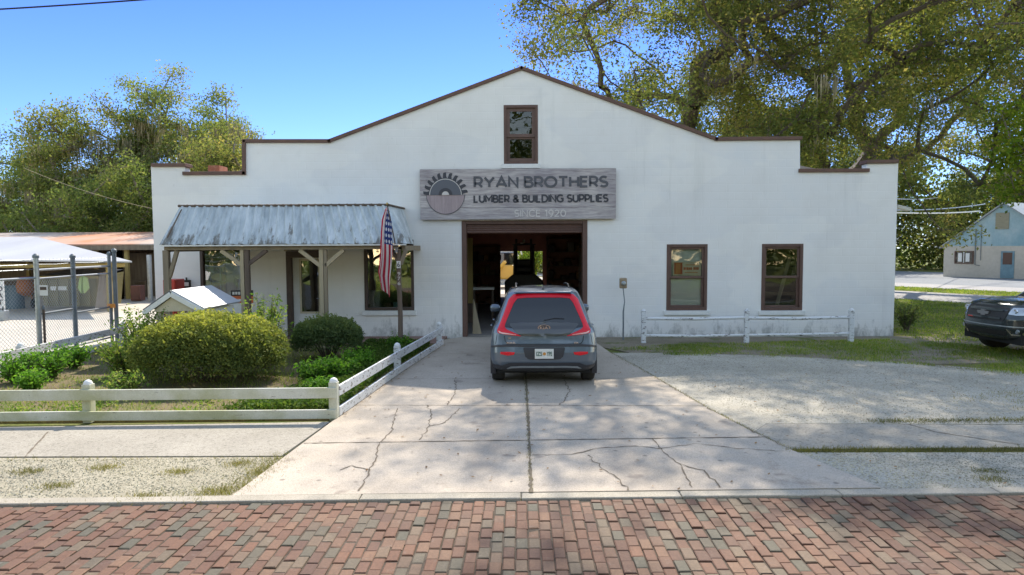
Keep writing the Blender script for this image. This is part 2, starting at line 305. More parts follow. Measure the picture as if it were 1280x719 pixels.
def np_mesh(name, verts, k, mat, parent=None, rnd=None, smooth=False):
    """verts (N*k,3): N faces of k corners each"""
    verts = np.ascontiguousarray(verts, dtype=np.float32).reshape(-1, 3)
    off = np.zeros(3); pp = parent
    while pp: off += np.array(pp.location); pp = pp.parent
    verts = verts - off.astype(np.float32); nv = len(verts); nf = nv // k
    me = bpy.data.meshes.new(name); me.vertices.add(nv); me.vertices.foreach_set('co', verts.ravel())
    me.loops.add(nv); me.loops.foreach_set('vertex_index', np.arange(nv, dtype=np.int32))
    me.polygons.add(nf); me.polygons.foreach_set('loop_start', np.arange(0, nv, k, dtype=np.int32)); me.polygons.foreach_set('loop_total', np.full(nf, k, dtype=np.int32))
    me.update(); a = me.attributes.new('rnd', 'FLOAT', 'FACE')
    a.data.foreach_set('value', (rng.random(nf) if rnd is None else rnd).astype(np.float32))
    me.materials.append(mat); o = bpy.data.objects.new(name, me); COL.objects.link(o); o.parent = parent; return o
def unit(n):
    v = rng.normal(size=(n, 3)); return v / np.linalg.norm(v, axis=1, keepdims=True)
def leaf_quads(c, size, aspect=0.5, upbias=0.5):
    n = len(c); nrm = unit(n); nrm[:, 2] += upbias; nrm /= np.linalg.norm(nrm, axis=1, keepdims=True)
    u = np.cross(nrm, unit(n)); u /= np.linalg.norm(u, axis=1, keepdims=True); w = np.cross(nrm, u)
    s = (size * (0.6 + 0.8 * rng.random(n)))[:, None]
    q = np.stack([c - u * s, c + w * s * aspect, c + u * s, c - w * s * aspect], 1); return q
def in_poly(p, poly):
    x, y = p[:, 0], p[:, 1]; ins = np.zeros(len(p), bool); j = len(poly) - 1
    for i in range(len(poly)):
        xi, yi = poly[i][0], poly[i][1]; xj, yj = poly[j][0], poly[j][1]
        ins ^= ((yi > y) != (yj > y)) & (x < (xj - xi) * (y - yi) / (yj - yi + 1e-12) + xi); j = i
    return ins
def scatter(poly, n):
    a = np.array([(p[0], p[1]) for p in poly]); mn, mx = a.min(0), a.max(0); out = []
    tot = 0
    while tot < n:
        p = mn + rng.random((n, 2)) * (mx - mn); p = p[in_poly(p, poly)]; out.append(p); tot += len(p)
        if not len(p): break
    return np.concatenate(out)[:n]
def vnoise(p, s, seed=0):
    r = np.random.default_rng(seed); out = np.zeros(len(p))
    for k in range(5):
        f = s * (1.7 ** k); a = r.random() * 6.28; ph = r.random(2) * 6.28
        out += np.sin((p[:, 0] * math.cos(a) + p[:, 1] * math.sin(a)) * f + ph[0]) * np.cos((p[:, 0] * -math.sin(a) + p[:, 1] * math.cos(a)) * f * 1.1 + ph[1]) / (1.25 ** k)
    return out / 2.2
def blades(name, pts, h, w, mat, z=0.0, lean=0.5, parent=None):
    n = len(pts); base = np.column_stack([pts, np.full(n, z)]); a = rng.random(n) * 6.283
    d = np.column_stack([np.cos(a), np.sin(a), np.zeros(n)]); hh = (h * (0.4 + 0.9 * rng.random(n)))[:, None]; l = rng.normal(size=(n, 3)) * lean; l[:, 2] = 1
    l /= np.linalg.norm(l, axis=1, keepdims=True)
    q = np.stack([base - d * w / 2, base + d * w / 2, base + l * hh], 1); return np_mesh(name, q, 3, mat, parent)

GRASS = leafmat('grass_blades', [(0.09, 0.16, 0.02), (0.17, 0.27, 0.035), (0.27, 0.33, 0.06), (0.38, 0.34, 0.14)], 0.4)
GRASSD = leafmat('dry_grass_blades', [(0.16, 0.15, 0.05), (0.26, 0.22, 0.10), (0.16, 0.18, 0.05)], 0.35)
LITTER = leafmat('dead_leaves', [(0.22, 0.12, 0.06), (0.30, 0.19, 0.10), (0.14, 0.09, 0.06)], 0.15, (1, 1, 1))

# ================================================================== SETTING
YF = 17.5      # facade plane
structure('ground', MB().quad((-300, -80, -0.03), (300, -80, -0.03), (300, 400, -0.03), (-300, 400, -0.03)), LAWN)
ka, kb = G(0, 632), G(1280, 617.5)                    # street side of the kerb
ks = (kb.y - ka.y) / (kb.x - ka.x)
def ky(x): return ka.y + ks * (x - ka.x)
# brick street: real bricks laid in staggered columns
def brick_street():
    xs = np.arange(-9.5, 9.5, 0.0975); vs = []; rn = []
    for i, x in enumerate(xs):
        y0 = 0.6 + (0.105 if i % 2 else 0) + rng.normal() * 0.012
        while y0 < ky(x) - 0.03:
            L = 0.185 + rng.normal() * 0.003; y1 = min(y0 + L - 0.009, ky(x) - 0.004); w = 0.0885; x0 = x + rng.normal() * 0.002
            if y1 - y0 > 0.03:
                zz = -0.006 + rng.normal() * 0.003 + .0025 * math.sin(x * 1.9 + y0 * .8) * math.sin(y0 * 2.3 + x); tx, ty = rng.normal(0, 0.012, 2); b = 0.007
                def P(a, c, dz): return (a, c, zz + dz + tx * (a - x0) + ty * (c - y0))
                jj = rng.normal(0, .003, 8); o = [(x0 + jj[0], y0 + jj[1]), (x0 + w + jj[2], y0 + jj[3]), (x0 + w + jj[4], y1 + jj[5]), (x0 + jj[6], y1 + jj[7])]; n = [(x0 + b, y0 + b), (x0 + w - b, y0 + b), (x0 + w - b, y1 - b), (x0 + b, y1 - b)]
                top = [P(*q, 0) for q in n]; mid = [P(*q, -0.005) for q in o]; low = [(q[0], q[1], -0.035) for q in o]
                vs += top
                for k in range(4):
                    l = (k + 1) % 4; vs += [mid[k], mid[l], top[l], top[k]]; vs += [low[k], low[l], mid[l], mid[k]]
                rn += [rng.random()] * 9
            y0 += L
    m, nt, p = new_mat('street_brick'); p.inputs['Roughness'].default_value = 0.8
    at = nt.nodes.new('ShaderNodeAttribute'); at.attribute_name = 'rnd'
    r = ramp(nt, [(0.0, (0.121, 0.057, 0.032)), (0.16, (0.158, 0.076, 0.042)), (0.32, (0.099, 0.049, 0.031)), (0.48, (0.173, 0.097, 0.056)), (0.62, (0.132, 0.064, 0.038)), (0.74, (0.151, 0.108, 0.068)), (0.84, (0.085, 0.078, 0.053)), (0.92, (0.114, 0.090, 0.059)), (1.0, (0.140, 0.066, 0.038))])
    nt.links.new(at.outputs['Fac'], r.inputs[0])
    f = noise(nt, 45, 6, 0.75); rf = ramp(nt, [(0.3, (0.72,) * 3), (0.7, (1.22,) * 3)]); nt.links.new(f, rf.inputs[0])
    g = noise(nt, 1.1, 6, 0.7); rg = ramp(nt, [(0.35, (0.85, 0.85, 0.85)), (0.7, (1.15, 1.1, 1.05))]); nt.links.new(g, rg.inputs[0])
    c = mix(nt, 1, mix(nt, 1, r.outputs[0], rf.outputs[0], 'MULTIPLY'), rg.outputs[0], 'MULTIPLY')
    d = noise(nt, 8, 7, 0.75); rd = ramp(nt, [(0.58, (0, 0, 0)), (0.72, (0.40,) * 3)]); nt.links.new(d, rd.inputs[0])
    nt.links.new(mix(nt, rd.outputs[0], c, (0.24, 0.20, 0.16)), p.inputs['Base Color']); bump(nt, p, f, 0.5, 0.004)
    o = np_mesh('brick_road', np.array(vs), 4, m, None, np.array(rn)); tag(o, kind='structure')
    structure('road_bed', MB().slab([(-60, -6), (60, -6), (60, ky(60) - .01), (-60, ky(-60) - .01)], -0.5, -0.0155), ground_mat('sandy_joint', [(0.06, 0.048, 0.036), (0.13, 0.105, 0.08)], 4, 60, 0.01))
brick_street()
# kerb strip in lengths
kw = 0.15
for i in range(24):
    x0 = -18 + i * 1.5; x1 = x0 + 1.492; dz = random.uniform(-0.004, 0.004)
    structure('kerb', MB().slab([(x0, ky(x0) + random.uniform(0, .01)), (x1, ky(x1)), (x1, ky(x1) + kw), (x0, ky(x0) + kw)], -0.15, 0.014 + dz), CONCB).modifiers.new('b', 'BEVEL').width = 0.008
def gp(l): return [G(a, b) for a, b in l]
# driveway
dl0 = G(285, 626); dl1 = G(552, 426)
drive = [(dl0.x, ky(dl0.x) + kw), (G(1110, 618).x, ky(3.6) + kw + 0.01), tuple(G(985, 562).xy), tuple(G(940, 541).xy), tuple(G(880, 509).xy), tuple(G(830, 479).xy), tuple(G(790, 456).xy), tuple(G(762, 441).xy), (X(734, YF), YF), (X(577, YF), YF), tuple(dl1.xy)]
structure('driveway', MB().slab(drive, -0.12, 0.016), CONC)
def strip(path, w, z, name='driveway_joint', mat=CRACK, jit=0.0):
    pts = [Vector((p[0], p[1])) for p in path]; q = []
    for a, b in zip(pts[:-1], pts[1:]):
        n = max(1, int((b - a).length / 0.07)) if jit else 1
        for k in range(n): q.append(a.lerp(b, k / n) + (Vector((random.gauss(0, jit), random.gauss(0, jit))) if k else Vector((0, 0))))
    q.append(pts[-1]); mb = MB(); L = []; Rr = []
    for i, p in enumerate(q):
        d = (q[min(i + 1, len(q) - 1)] - q[max(i - 1, 0)]).normalized(); n = Vector((-d.y, d.x)) * w / 2 * (random.uniform(0.35, 1.5) if jit else 1)
        L.append((*(p + n), z)); Rr.append((*(p - n), z))
    m = len(q); mb.add(L + Rr, [(i, i + 1, m + i + 1, m + i) for i in range(m - 1)]); return structure(name, mb, mat)
ZJ = 0.0205
strip(gp([(664, 618), (661, 540), (657, 470), (655, 424)]), 0.035, ZJ, jit=0.004)
strip(gp([(380, 556), (960, 548)]), 0.022, ZJ, jit=0.003)
strip(gp([(443, 508), (880, 509)]), 0.014, ZJ, jit=0.002)
strip(gp([(487, 475), (820, 474)]), 0.012, ZJ, jit=0.002)
strip(gp([(530, 443), (770, 442)]), 0.012, ZJ, jit=0.002)
for pth in ([(474, 558), (490, 540), (497, 512)], [(536, 535), (556, 530), (575, 512)], [(700, 508), (712, 490), (706, 476)], [(462, 590), (440, 584), (425, 590)], [(850, 582), (880, 590), (900, 612)], [(822, 563), (870, 556), (915, 562), (980, 566)], [(448, 616), (462, 590), (470, 575), (474, 558)], [(524, 552), (536, 535), (540, 520), (534, 508)], [(560, 508), (570, 488), (568, 476)],
            [(665, 571), (715, 570), (750, 562), (800, 560), (822, 563)], [(815, 550), (830, 568), (850, 582), (858, 600), (865, 612)], [(735, 571), (752, 588), (775, 602), (785, 615)],
            [(880, 509), (905, 522), (945, 543), (985, 562)], [(762, 441), (795, 458), (830, 479), (880, 509)]):
    strip(gp(pth), 0.014, ZJ + 0.0005, 'concrete_crack', jit=0.013)
# left pavement, verge, garden, patio
structure('pavement', MB().slab([tuple(G(-400, 541).xy), tuple(G(-400, 573).xy), tuple(G(352, 570.5).xy), tuple(G(412, 528).xy), tuple(G(300, 530).xy)], -0.1, 0.008), WALKL)
structure('verge', MB().slab([(-20, ky(-20) + kw), (dl0.x - 0.003, ky(dl0.x) + kw), tuple(G(354, 571).xy), tuple(G(-400, 573.5).xy)], -0.1, -0.004), VERGE)
structure('garden_soil', MB().slab([(-9.6, 9.0), (-2.5, 9.2), (-2.33, 12.9), (-1.95, 16.2), (-3.0, 16.2), (-9.8, 16.0)], -0.1, 0.02), DIRT)
structure('patio', MB().slab([(-9.3, 16.0), (-2.0, 16.2), (-1.9, 17.5), (-9.3, 17.5)], -0.1, 0.035), PATIO)
structure('yard', MB().slab([(-60, 12), (-9.85, 12), (-9.9, 16.1), (-9.5, 16.1), (-9.5, 44), (-60, 44)], -0.1, 0.0), SAND)
# right: gravel lot, pavement, apron
structure('gravel_lot', MB().slab([tuple(G(762, 441).xy), tuple(G(830, 479).xy), tuple(G(880, 509).xy), tuple(G(940, 541).xy), tuple(G(958, 529).xy), tuple(G(1500, 531).xy), tuple(G(1500, 470).xy), tuple(G(1300, 466).xy), tuple(G(1130, 453).xy), tuple(G(950, 444).xy), tuple(G(800, 441).xy)], -0.1, -0.002), GRAVEL)
structure('pavement', MB().slab([tuple(G(942, 541).xy), tuple(G(985, 562).xy), tuple(G(1500, 558).xy), tuple(G(1500, 533).xy), tuple(G(958, 530).xy)], -0.1, 0.006), WALKL)
structure('apron', MB().slab([tuple(G(989, 566).xy), (G(1110, 618).x + .003, ky(3.6) + kw + .01), (14, ky(14) + kw + .01), tuple(G(1500, 566).xy)], -0.1, 0.004), GRAVEL)
strip(gp([(1135, 531), (1170, 541), (1275, 557)]), 0.02, 0.011, 'pavement_joint', jit=0.004)
strip(gp([(60, 541), (30, 573)]), 0.02, 0.0125, 'pavement_joint', jit=0.004)
structure('soil_strip', MB().slab([(1.95, 17.5), tuple(G(745, 432).xy), tuple(G(800, 443).xy), tuple(G(950, 446).xy), tuple(G(1130, 455).xy), (11, 13.6), (14, 16), (14, 17.5)], -0.1, -0.006), STRIPD)
# diagonal road far right
dn = Vector((0.853, 0.522)); dd = Vector((0.522, -0.853))
def road_band(n0, n1, z, name, mat):
    a, b = dn * n0, dn * n1; structure(name, MB().slab([tuple(a + dd * 60), tuple(b + dd * 60), tuple(b - dd * 120), tuple(a - dd * 120)], -0.1, z), mat)
road_band(29.4, 34.5, -0.004, 'road', ASPH); road_band(38.0, 41.8, -0.004, 'road', ASPH); road_band(41.82, 60, -0.006, 'car_park', LOTG)

# ---------------------------------------------------------------- grasses (uncountable)
gpoly = gp([(762, 436), (830, 431), (1110, 424), (1200, 430), (1300, 440), (1300, 470), (1130, 455), (950, 446), (800, 444)])
p = scatter(gpoly, 46000); nz = vnoise(p, 1.3, 3); p = p[nz > -0.15 + 0.25 * rng.normal(size=len(p))]
tag(blades('grass', p, 0.055, 0.009, GRASS), 'short patchy grass strip in front of the right wall', 'grass', kind='stuff')
lawn = [(9.75, 16.5), (9.6, 60), (14, 60), (dn * 29.3 - dd * 35).to_tuple(), (dn * 29.3 + dd * 14).to_tuple(), (22, 10), (14, 11), (9.6, 14.2)]
p = scatter(lawn, 90000); p = p[vnoise(p, 0.8, 5) > -0.3 + 0.3 * rng.normal(size=len(p))]
tag(blades('lawn_grass', p, 0.07, 0.02, GRASS), 'sunlit lawn between the store and the diagonal road', 'grass', kind='stuff')
p = scatter([(dn * 34.6 + dd * 20).to_tuple(), (dn * 37.9 + dd * 20).to_tuple(), (dn * 37.9 - dd * 30).to_tuple(), (dn * 34.6 - dd * 30).to_tuple()], 30000)
tag(blades('verge_grass', p, 0.08, 0.03, GRASS), 'green strip between the two pale road bands', 'grass', kind='stuff')
def pebbles(name, pts, size, z, mat, label):
    n = len(pts); c = np.column_stack([pts, np.full(n, z)]); a = rng.random(n) * 6.28; s_ = (size * (.4 + rng.random(n)))[:, None]; tri = []
    ring = [c + np.column_stack([np.cos(a + k * 2.094), np.sin(a + k * 2.094), np.zeros(n)]) * s_ for k in range(3)]; top = c + np.array([0, 0, .6]) * s_ + rng.normal(size=(n, 3)) * s_ * .15
    for k in range(3): tri.append(np.stack([ring[k], ring[(k + 1) % 3], top], 1))
    tag(np_mesh(name, np.concatenate(tri), 3, mat, None, np.tile(rng.random(n), 3)), label, 'gravel', kind='stuff')
PEB = leafmat('pebble_mix', [(0.22, 0.20, 0.155), (0.38, 0.35, 0.285), (0.52, 0.48, 0.40)], 0.0, (1, 1, 1))
pebbles('loose_stones', scatter(gp([(-80, 625), (280, 622), (350, 573), (-80, 575)]), 9000), .010, -.004, PEB, 'loose stones on the sandy verge beside the street')
pebbles('lot_stones', scatter(gp([(765, 444), (985, 530), (1300, 530), (1300, 470), (1130, 455), (950, 446)]), 9000), .010, -.002, PEB, 'loose stones over the pale gravel lot')
pebbles('apron_stones', scatter(gp([(1000, 568), (1120, 614), (1300, 614), (1300, 567)]), 4500), .009, .004, PEB, 'loose stones on the pale apron by the street')
edge = []
def along(path, n, sp):
    path = [Vector((q[0], q[1])) for q in path]; out = []
    for a, b in zip(path[:-1], path[1:]):
        k = int(n * (b - a).length)
        for _ in range(k):
            q = a.lerp(b, random.random()); out.append((q.x + random.gauss(0, sp), q.y + random.gauss(0, sp)))
    return out
e = along(gp([(240, 622), (300, 612), (355, 571)]), 1300, 0.12) + along(gp([(985, 564), (1080, 563), (1400, 563)]), 1500, 0.055) + along(gp([(1090, 527), (1400, 524)]), 700, 0.06)
e += along(gp([(0, 575), (340, 573)]), 70, 0.04) + along(gp([(664, 618), (657, 470)]), 320, 0.012) + along(gp([(762, 441), (830, 479), (880, 509), (985, 562)]), 220, 0.02) + along(gp([(0, 629), (230, 627)]), 30, 0.04) + along([(-9.6, 9.0), (-2.6, 9.15)], 160, 0.05)
e += along(gp([(1200, 500), (1280, 490), (1290, 515)]), 160, 0.12) + along(gp([(1150, 455), (1280, 470)]), 200, 0.08)
for px, py in ((270, 615), (180, 622), (70, 608), (130, 585), (300, 580), (35, 590), (225, 590), (330, 590), (1235, 590), (1240, 600)):
    c = G(px, py); e += [(c.x + random.gauss(0, .09), c.y + random.gauss(0, .06)) for _ in range(260)]
tag(blades('edge_grass', np.array(e), 0.042, 0.007, GRASSD, 0.0, 0.8), 'dry weeds growing in the seams of the paving', 'grass', kind='stuff')
p = np.concatenate([scatter([(-9.6, 9.1), (-2.55, 9.25), (-2.4, 12.9), (-2.0, 16.0), (-9.6, 15.9)], 34000)]); p = p[vnoise(p, 1.6, 9) > 0.0 + 0.3 * rng.normal(size=len(p))]
tag(blades('garden_grass', p, 0.075, 0.009, GRASS, 0.02, 0.6), 'thin grass growing through the garden mulch', 'grass', kind='stuff')
p1 = scatter(gpoly, 900); p2 = scatter([(-9.6, 9.1), (-2.55, 9.25), (-2.0, 16.0), (-9.6, 15.9)], 1500); p3 = scatter(lawn, 1500); p4 = scatter(gp([(300, 620), (1270, 612), (1270, 450), (760, 440), (550, 430)]), 420)
p5 = np.array(along([(-2.45, 9.3), (-2.2, 12.9), (-1.85, 16)], 22, 0.07)); pp = np.concatenate([p1, p2, p3, p4, p5]); c = np.column_stack([pp, np.full(len(pp), 0.03)])
tag(np_mesh('leaf_litter', leaf_quads(c, 0.022, 0.5, 4), 4, LITTER), 'brown dead leaves scattered over grass and concrete', 'leaf litter', kind='stuff')

# ================================================================== STORE BUILDING
store = empty('store_building', (0, YF, 0), 'white painted gabled store with stepped brown topped parapet and open garage bay', 'building')
def F(px, py): q = W(px, py, YF); return (q.x, q.z)
xl, xr = F(192, 300)[0], F(1120, 300)[0]
cop = [F(192, 207), F(231, 207), F(231, 217.5), F(306, 217), F(306, 177), F(412, 177), F(652, 86), F(895, 174.5), F(1000, 173.5), F(1000, 214), F(1084, 213.5), F(1084, 203), F(1120, 202.5)]
outline = [(xl, -0.1)] + [(xl, cop[0][1])] + cop[1:-1] + [(xr, cop[-1][1]), (xr, -0.1)]
def rect(px0, px1, py0, py1):
    a = F(px0, py0); b = F(px1, py1); return (a[0], b[0], b[1], a[1])      # x0,x1,z0,z1
def rp(r): return [(r[0], r[2]), (r[1], r[2]), (r[1], r[3]), (r[0], r[3])]
GAR = rect(577, 734, 276, 421); GAR = (GAR[0], GAR[1], -0.2, GAR[3]); GAB = rect(629.5, 672.5, 131.5, 205); WA = rect(833.5, 883.5, 305.5, 388); WB = rect(952.5, 1002.5, 305, 388)
WL = rect(249, 313, 300, 388); WR = rect(454.5, 518, 300, 388); DR = rect(357, 409, 312.5, 421); DR = (DR[0], DR[1], 0.03, DR[3])
wall = curve_obj('front_wall', [outline] + [rp(r) for r in (GAR, GAB, WA, WB, WL, WR, DR)], 0.28, WALL, store, 'xz', YF)
# coping
def coping():
    for a, b in zip(cop[:-1], cop[1:]):
        if abs(a[0] - b[0]) < 0.02: continue
        mb = MB(); d = Vector((b[0] - a[0], 0, b[1] - a[1])).normalized(); n = Vector((-d.z, 0, d.x)); t = 0.055
        A = Vector((a[0], 0, a[1])) - d * 0.04; Bv = Vector((b[0], 0, b[1])) + d * 0.04
        vs = []
        for P in (A, Bv):
            for yy in (YF - 0.06, YF + 0.34): vs += [Vector((P.x, yy, P.z)) + n * 0.002 - n * 0.035, Vector((P.x, yy, P.z)) + n * t]
        mb.add(vs, [(0, 1, 3, 2), (4, 6, 7, 5), (1, 5, 7, 3), (0, 2, 6, 4), (0, 4, 5, 1), (2, 3, 7, 6)]); mb.build('coping', COPING, store, bevel=0.008)
coping()
YR = 33.0; gx0_, gx1_ = GAR[0], GAR[1]
for q in (xl, xr - .25): B(q, q + .25, YF + .282, YR, -.1, 3.9).build('side_wall', WALL, store)
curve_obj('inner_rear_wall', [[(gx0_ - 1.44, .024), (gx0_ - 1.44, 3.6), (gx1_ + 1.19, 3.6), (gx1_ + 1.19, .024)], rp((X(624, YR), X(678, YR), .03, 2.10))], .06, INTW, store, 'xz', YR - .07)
rw = [(xl, -0.1), (xl, 3.9), (X(412, YF), 4.9), (X(652, YF), 6.4), (X(895, YF), 4.9), (xr, 3.9), (xr, -0.1)]
ro = (X(623, YR), X(679, YR), -0.05, 2.15)
curve_obj('rear_wall', [rw, rp(ro)], 0.25, WALL, store, 'xz', YR)
mb = MB(); pts = [(xl - .02, 3.9), (X(412, YF), 4.82), (X(652, YF), 6.3), (X(895, YF), 4.82), (xr + .02, 3.9)]
for a, b in zip(pts[:-1], pts[1:]):
    mb.add([(a[0], YF + .283, a[1]), (b[0], YF + .283, b[1]), (b[0], YR + .3, b[1]), (a[0], YR + .3, a[1]), (a[0], YF + .283, a[1] - .1), (b[0], YF + .283, b[1] - .1), (b[0], YR + .3, b[1] - .1), (a[0], YR + .3, a[1] - .1)],
           [(0, 1, 2, 3), (7, 6, 5, 4), (0, 4, 5, 1), (1, 5, 6, 2), (2, 6, 7, 3), (3, 7, 4, 0)])
mb.build('roof', M('old_roof_metal', (0.30, 0.22, 0.18), (0.36, 0.34, 0.32), 1, 0.6), store)
B(xl + .25, xr - .25, YF + .282, YR - .002, -0.08, 0.022).build('shop_floor', FLOORI, store)
gx0, gx1, gz1 = GAR[0], GAR[1], GAR[3]
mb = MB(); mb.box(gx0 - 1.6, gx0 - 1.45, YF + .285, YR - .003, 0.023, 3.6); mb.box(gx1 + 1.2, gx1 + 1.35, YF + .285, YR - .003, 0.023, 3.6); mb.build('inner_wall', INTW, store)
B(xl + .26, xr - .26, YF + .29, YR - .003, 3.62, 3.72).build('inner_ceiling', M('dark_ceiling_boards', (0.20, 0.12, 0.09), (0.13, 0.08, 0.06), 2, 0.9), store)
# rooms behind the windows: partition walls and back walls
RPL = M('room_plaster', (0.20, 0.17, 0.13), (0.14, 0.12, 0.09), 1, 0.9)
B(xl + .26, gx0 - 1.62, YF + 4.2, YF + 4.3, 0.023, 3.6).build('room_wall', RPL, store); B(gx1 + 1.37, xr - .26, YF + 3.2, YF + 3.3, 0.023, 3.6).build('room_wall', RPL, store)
# garage door frame, rolled shutter
mb = MB(); mb.box(gx0, gx0 + .12, YF - .02, YF + .26, 0.017, gz1 - .002); mb.build('door_jamb', BROWN, store, bevel=0.006)
mb = MB(); mb.box(gx1 - .12, gx1, YF - .02, YF + .26, 0.017, gz1 - .002); mb.build('door_jamb', BROWN, store, bevel=0.006)
B(gx0 + .122, gx1 - .122, YF - .01, YF + .26, gz1 - .09, gz1 - .002).build('door_head', BROWN, store, bevel=0.006)
mb = MB(); zz = gz1 - .10
for k in range(4): mb.add([(gx0 + .125, YF + .05, zz - .055), (gx0 + .125, YF + .035, zz - .0275), (gx0 + .125, YF + .05, zz), (gx1 - .125, YF + .05, zz - .055), (gx1 - .125, YF + .035, zz - .0275), (gx1 - .125, YF + .05, zz), (gx0 + .125, YF + .08, zz), (gx1 - .125, YF + .08, zz), (gx0 + .125, YF + .08, zz - .055), (gx1 - .125, YF + .08, zz - .055)], [(0, 1, 4, 3), (1, 2, 5, 4), (2, 6, 7, 5), (0, 3, 9, 8), (6, 8, 9, 7)]); zz -= .056
mb.build('roller_shutter', BROWN, store)
def frame_rect(name, r, t, y0, y1, mat, parent, bevel=0.004):
    mb = MB(); x0, x1, z0, z1 = r
    mb.box(x0, x0 + t, y0, y1, z0, z1); mb.box(x1 - t, x1, y0, y1, z0, z1); mb.box(x0 + t, x1 - t, y0, y1, z0, z0 + t); mb.box(x0 + t, x1 - t, y0, y1, z1 - t, z1)
    return mb.build(name, mat, parent, bevel=bevel)
def inset(r, t): return (r[0] + t, r[1] - t, r[2] + t, r[3] - t)
def sash_window(r, fmat, smat, sill=True, split=0.5, t=0.10, ts=0.05, gl=GLASS):
    w = frame_rect('window', r, t, YF - .012, YF + .13, fmat, store); i = inset(r, t); zm = i[2] + (i[3] - i[2]) * split
    frame_rect('upper_sash', (i[0], i[1], zm - .02, i[3]), ts, YF + .04, YF + .075, smat, w, 0.003)
    frame_rect('lower_sash', (i[0], i[1], i[2], zm + .02), ts, YF + .078, YF + .115, smat, w, 0.003)
    B(i[0] + ts, i[1] - ts, YF + .054, YF + .058, zm - .02 + ts, i[3] - ts).build('upper_pane', gl, w)
    B(i[0] + ts, i[1] - ts, YF + .094, YF + .098, i[2] + ts, zm + .02 - ts).build('lower_pane', gl, w)
    if sill: B(r[0] - .06, r[1] + .06, YF - .07, YF + .10, r[2] - .115, r[2] - .003).build('sill', WHITE, w, bevel=0.008)
    return w
sash_window(GAB, BROWN, SASH, True, 0.47, 0.07, 0.085, GLASSG)
wa = sash_window(WA, BROWN, SASH, True, 0.5, 0.075, 0.055); wb = sash_window(WB, BROWN, SASH, True, 0.5, 0.075, 0.055)
def shop_window(r, sill):
    w = frame_rect('window', r, 0.075, YF - .012, YF + .12, DKBROWN, store); i = inset(r, 0.075)
    B(i[0], i[1], YF + .06, YF + .066, i[2], i[3]).build('pane', GLASSD, w)
    if sill: B(r[0] - .06, r[1] + .06, YF - .07, YF + .10, r[2] - .125, r[2] - .003).build('sill', WHITE, w, bevel=0.008)
shop_window(WL, True); shop_window(WR, True)
# entry door
dfm = MB(); dfm.box(DR[0], DR[0] + .13, YF - .01, YF + .24, DR[2], DR[3]); dfm.box(DR[1] - .13, DR[1], YF - .01, YF + .24, DR[2], DR[3]); dfm.box(DR[0] + .13, DR[1] - .13, YF - .01, YF + .24, DR[3] - .2, DR[3])
dfr = dfm.build('door_frame', DKBROWN, store, bevel=0.004)
dx0, dx1, dz1 = DR[0] + .135, DR[1] - .135, DR[3] - .205; gxa, gxb = X(373.5, YF), dx1 - .07; gza, gzb = Z(390, YF), Z(324, YF)
mb = MB(); mb.box(dx0, gxa, YF + .12, YF + .165, .045, dz1); mb.box(gxb, dx1, YF + .12, YF + .165, .045, dz1); mb.box(gxa, gxb, YF + .12, YF + .165, .045, gza); mb.box(gxa, gxb, YF + .12, YF + .165, gzb, dz1)
door = mb.build('entry_door', WHITE, store)
frame_rect('pane_trim', (gxa - .03, gxb + .03, gza - .03, gzb + .03), .05, YF + .10, YF + .119, CREAM, door)
B(gxa + .02, gxb - .02, YF + .139, YF + .145, gza + .02, gzb - .02).build('pane', GLASSD, door)
MB().tube([(dx1 - .07, YF + .12, 1.02), (dx1 - .07, YF + .06, 1.02), (dx1 - .14, YF + .055, 1.02)], .011).build('handle', METALG, door, smooth=True)
# old chimney stubs showing over the low parapet
ch = MB()
ch.box(X(270, YF + .9), X(284, YF + .9), YF + .6, YF + 1.1, 3.85, Z(206, YF + .9)); ch.build('chimney', M('red_brick', (0.42, 0.15, 0.08), (0.33, 0.12, 0.07), 9, 0.85, c3=(0.45, 0.22, 0.14)), store)
MB().lathe((X(289.5, YF + .9), YF + .9, 3.85), [(.1, 0), (.1, .36), (.09, .42), (.05, .46), (.01, .47)]).build('roof_vent', plain('pale_vent', (0.72, 0.62, 0.5), 0.6), store, smooth=True)
B(X(228, YF + .8), X(236, YF + .8), YF + .6, YF + 1.0, 3.85, Z(210, YF + .8)).build('parapet_block', CREAM, store, bevel=.01)
# conduit and small dark marks under the gable sill level
MB().tube([(X(233, YF), YF - .03, Z(345, YF)), (X(233, YF), YF - .03, Z(360, YF))], .02).build('conduit', BLACK, store)

# ---------------------------------------------------------------- store sign
SX0, SX1, SZ0, SZ1 = rect(525.5, 769, 212.5, 274); SY = YF - .13
sign = empty('store_sign', ((SX0 + SX1) / 2, YF - .01, SZ0), 'long grey plank sign reading Ryan Brothers above the garage bay', 'sign')
def plankmat():
    m, nt, p = new_mat('grey_sign_planks'); p.inputs['Roughness'].default_value = 0.75
    n = noise(nt, 2.4, 7, 0.7, (1, 1, 9)); r = ramp(nt, [(0.3, (0.25, 0.22, 0.23)), (0.48, (0.38, 0.35, 0.355)), (0.62, (0.50, 0.47, 0.465)), (0.75, (0.37, 0.32, 0.325))]); nt.links.new(n, r.inputs[0])
    a = noise(nt, 0.7, 3, 0.6); ra = ramp(nt, [(0.35, (0.78, 0.76, 0.8)), (0.65, (1.2, 1.17, 1.12))]); nt.links.new(a, ra.inputs[0])
    nt.links.new(mix(nt, 1, r.outputs[0], ra.outputs[0], 'MULTIPLY'), p.inputs['Base Color']); bump(nt, p, n, 0.3, 0.004); return m
PLANK = plankmat(); ph = (SZ1 - SZ0) / 4
B(SX0 + .02, SX1 - .02, YF - .09, YF - .003, SZ0 + .02, SZ1 - .02).build('backing', DKBROWN, sign)
pz = [SZ0, SZ0 + .30, SZ0 + .62, SZ0 + .98, SZ1]
for k in range(4): B(SX0, SX1, SY, YF - .092, pz[k] + .005, pz[k + 1]).build('plank', PLANK, sign, bevel=0.004)
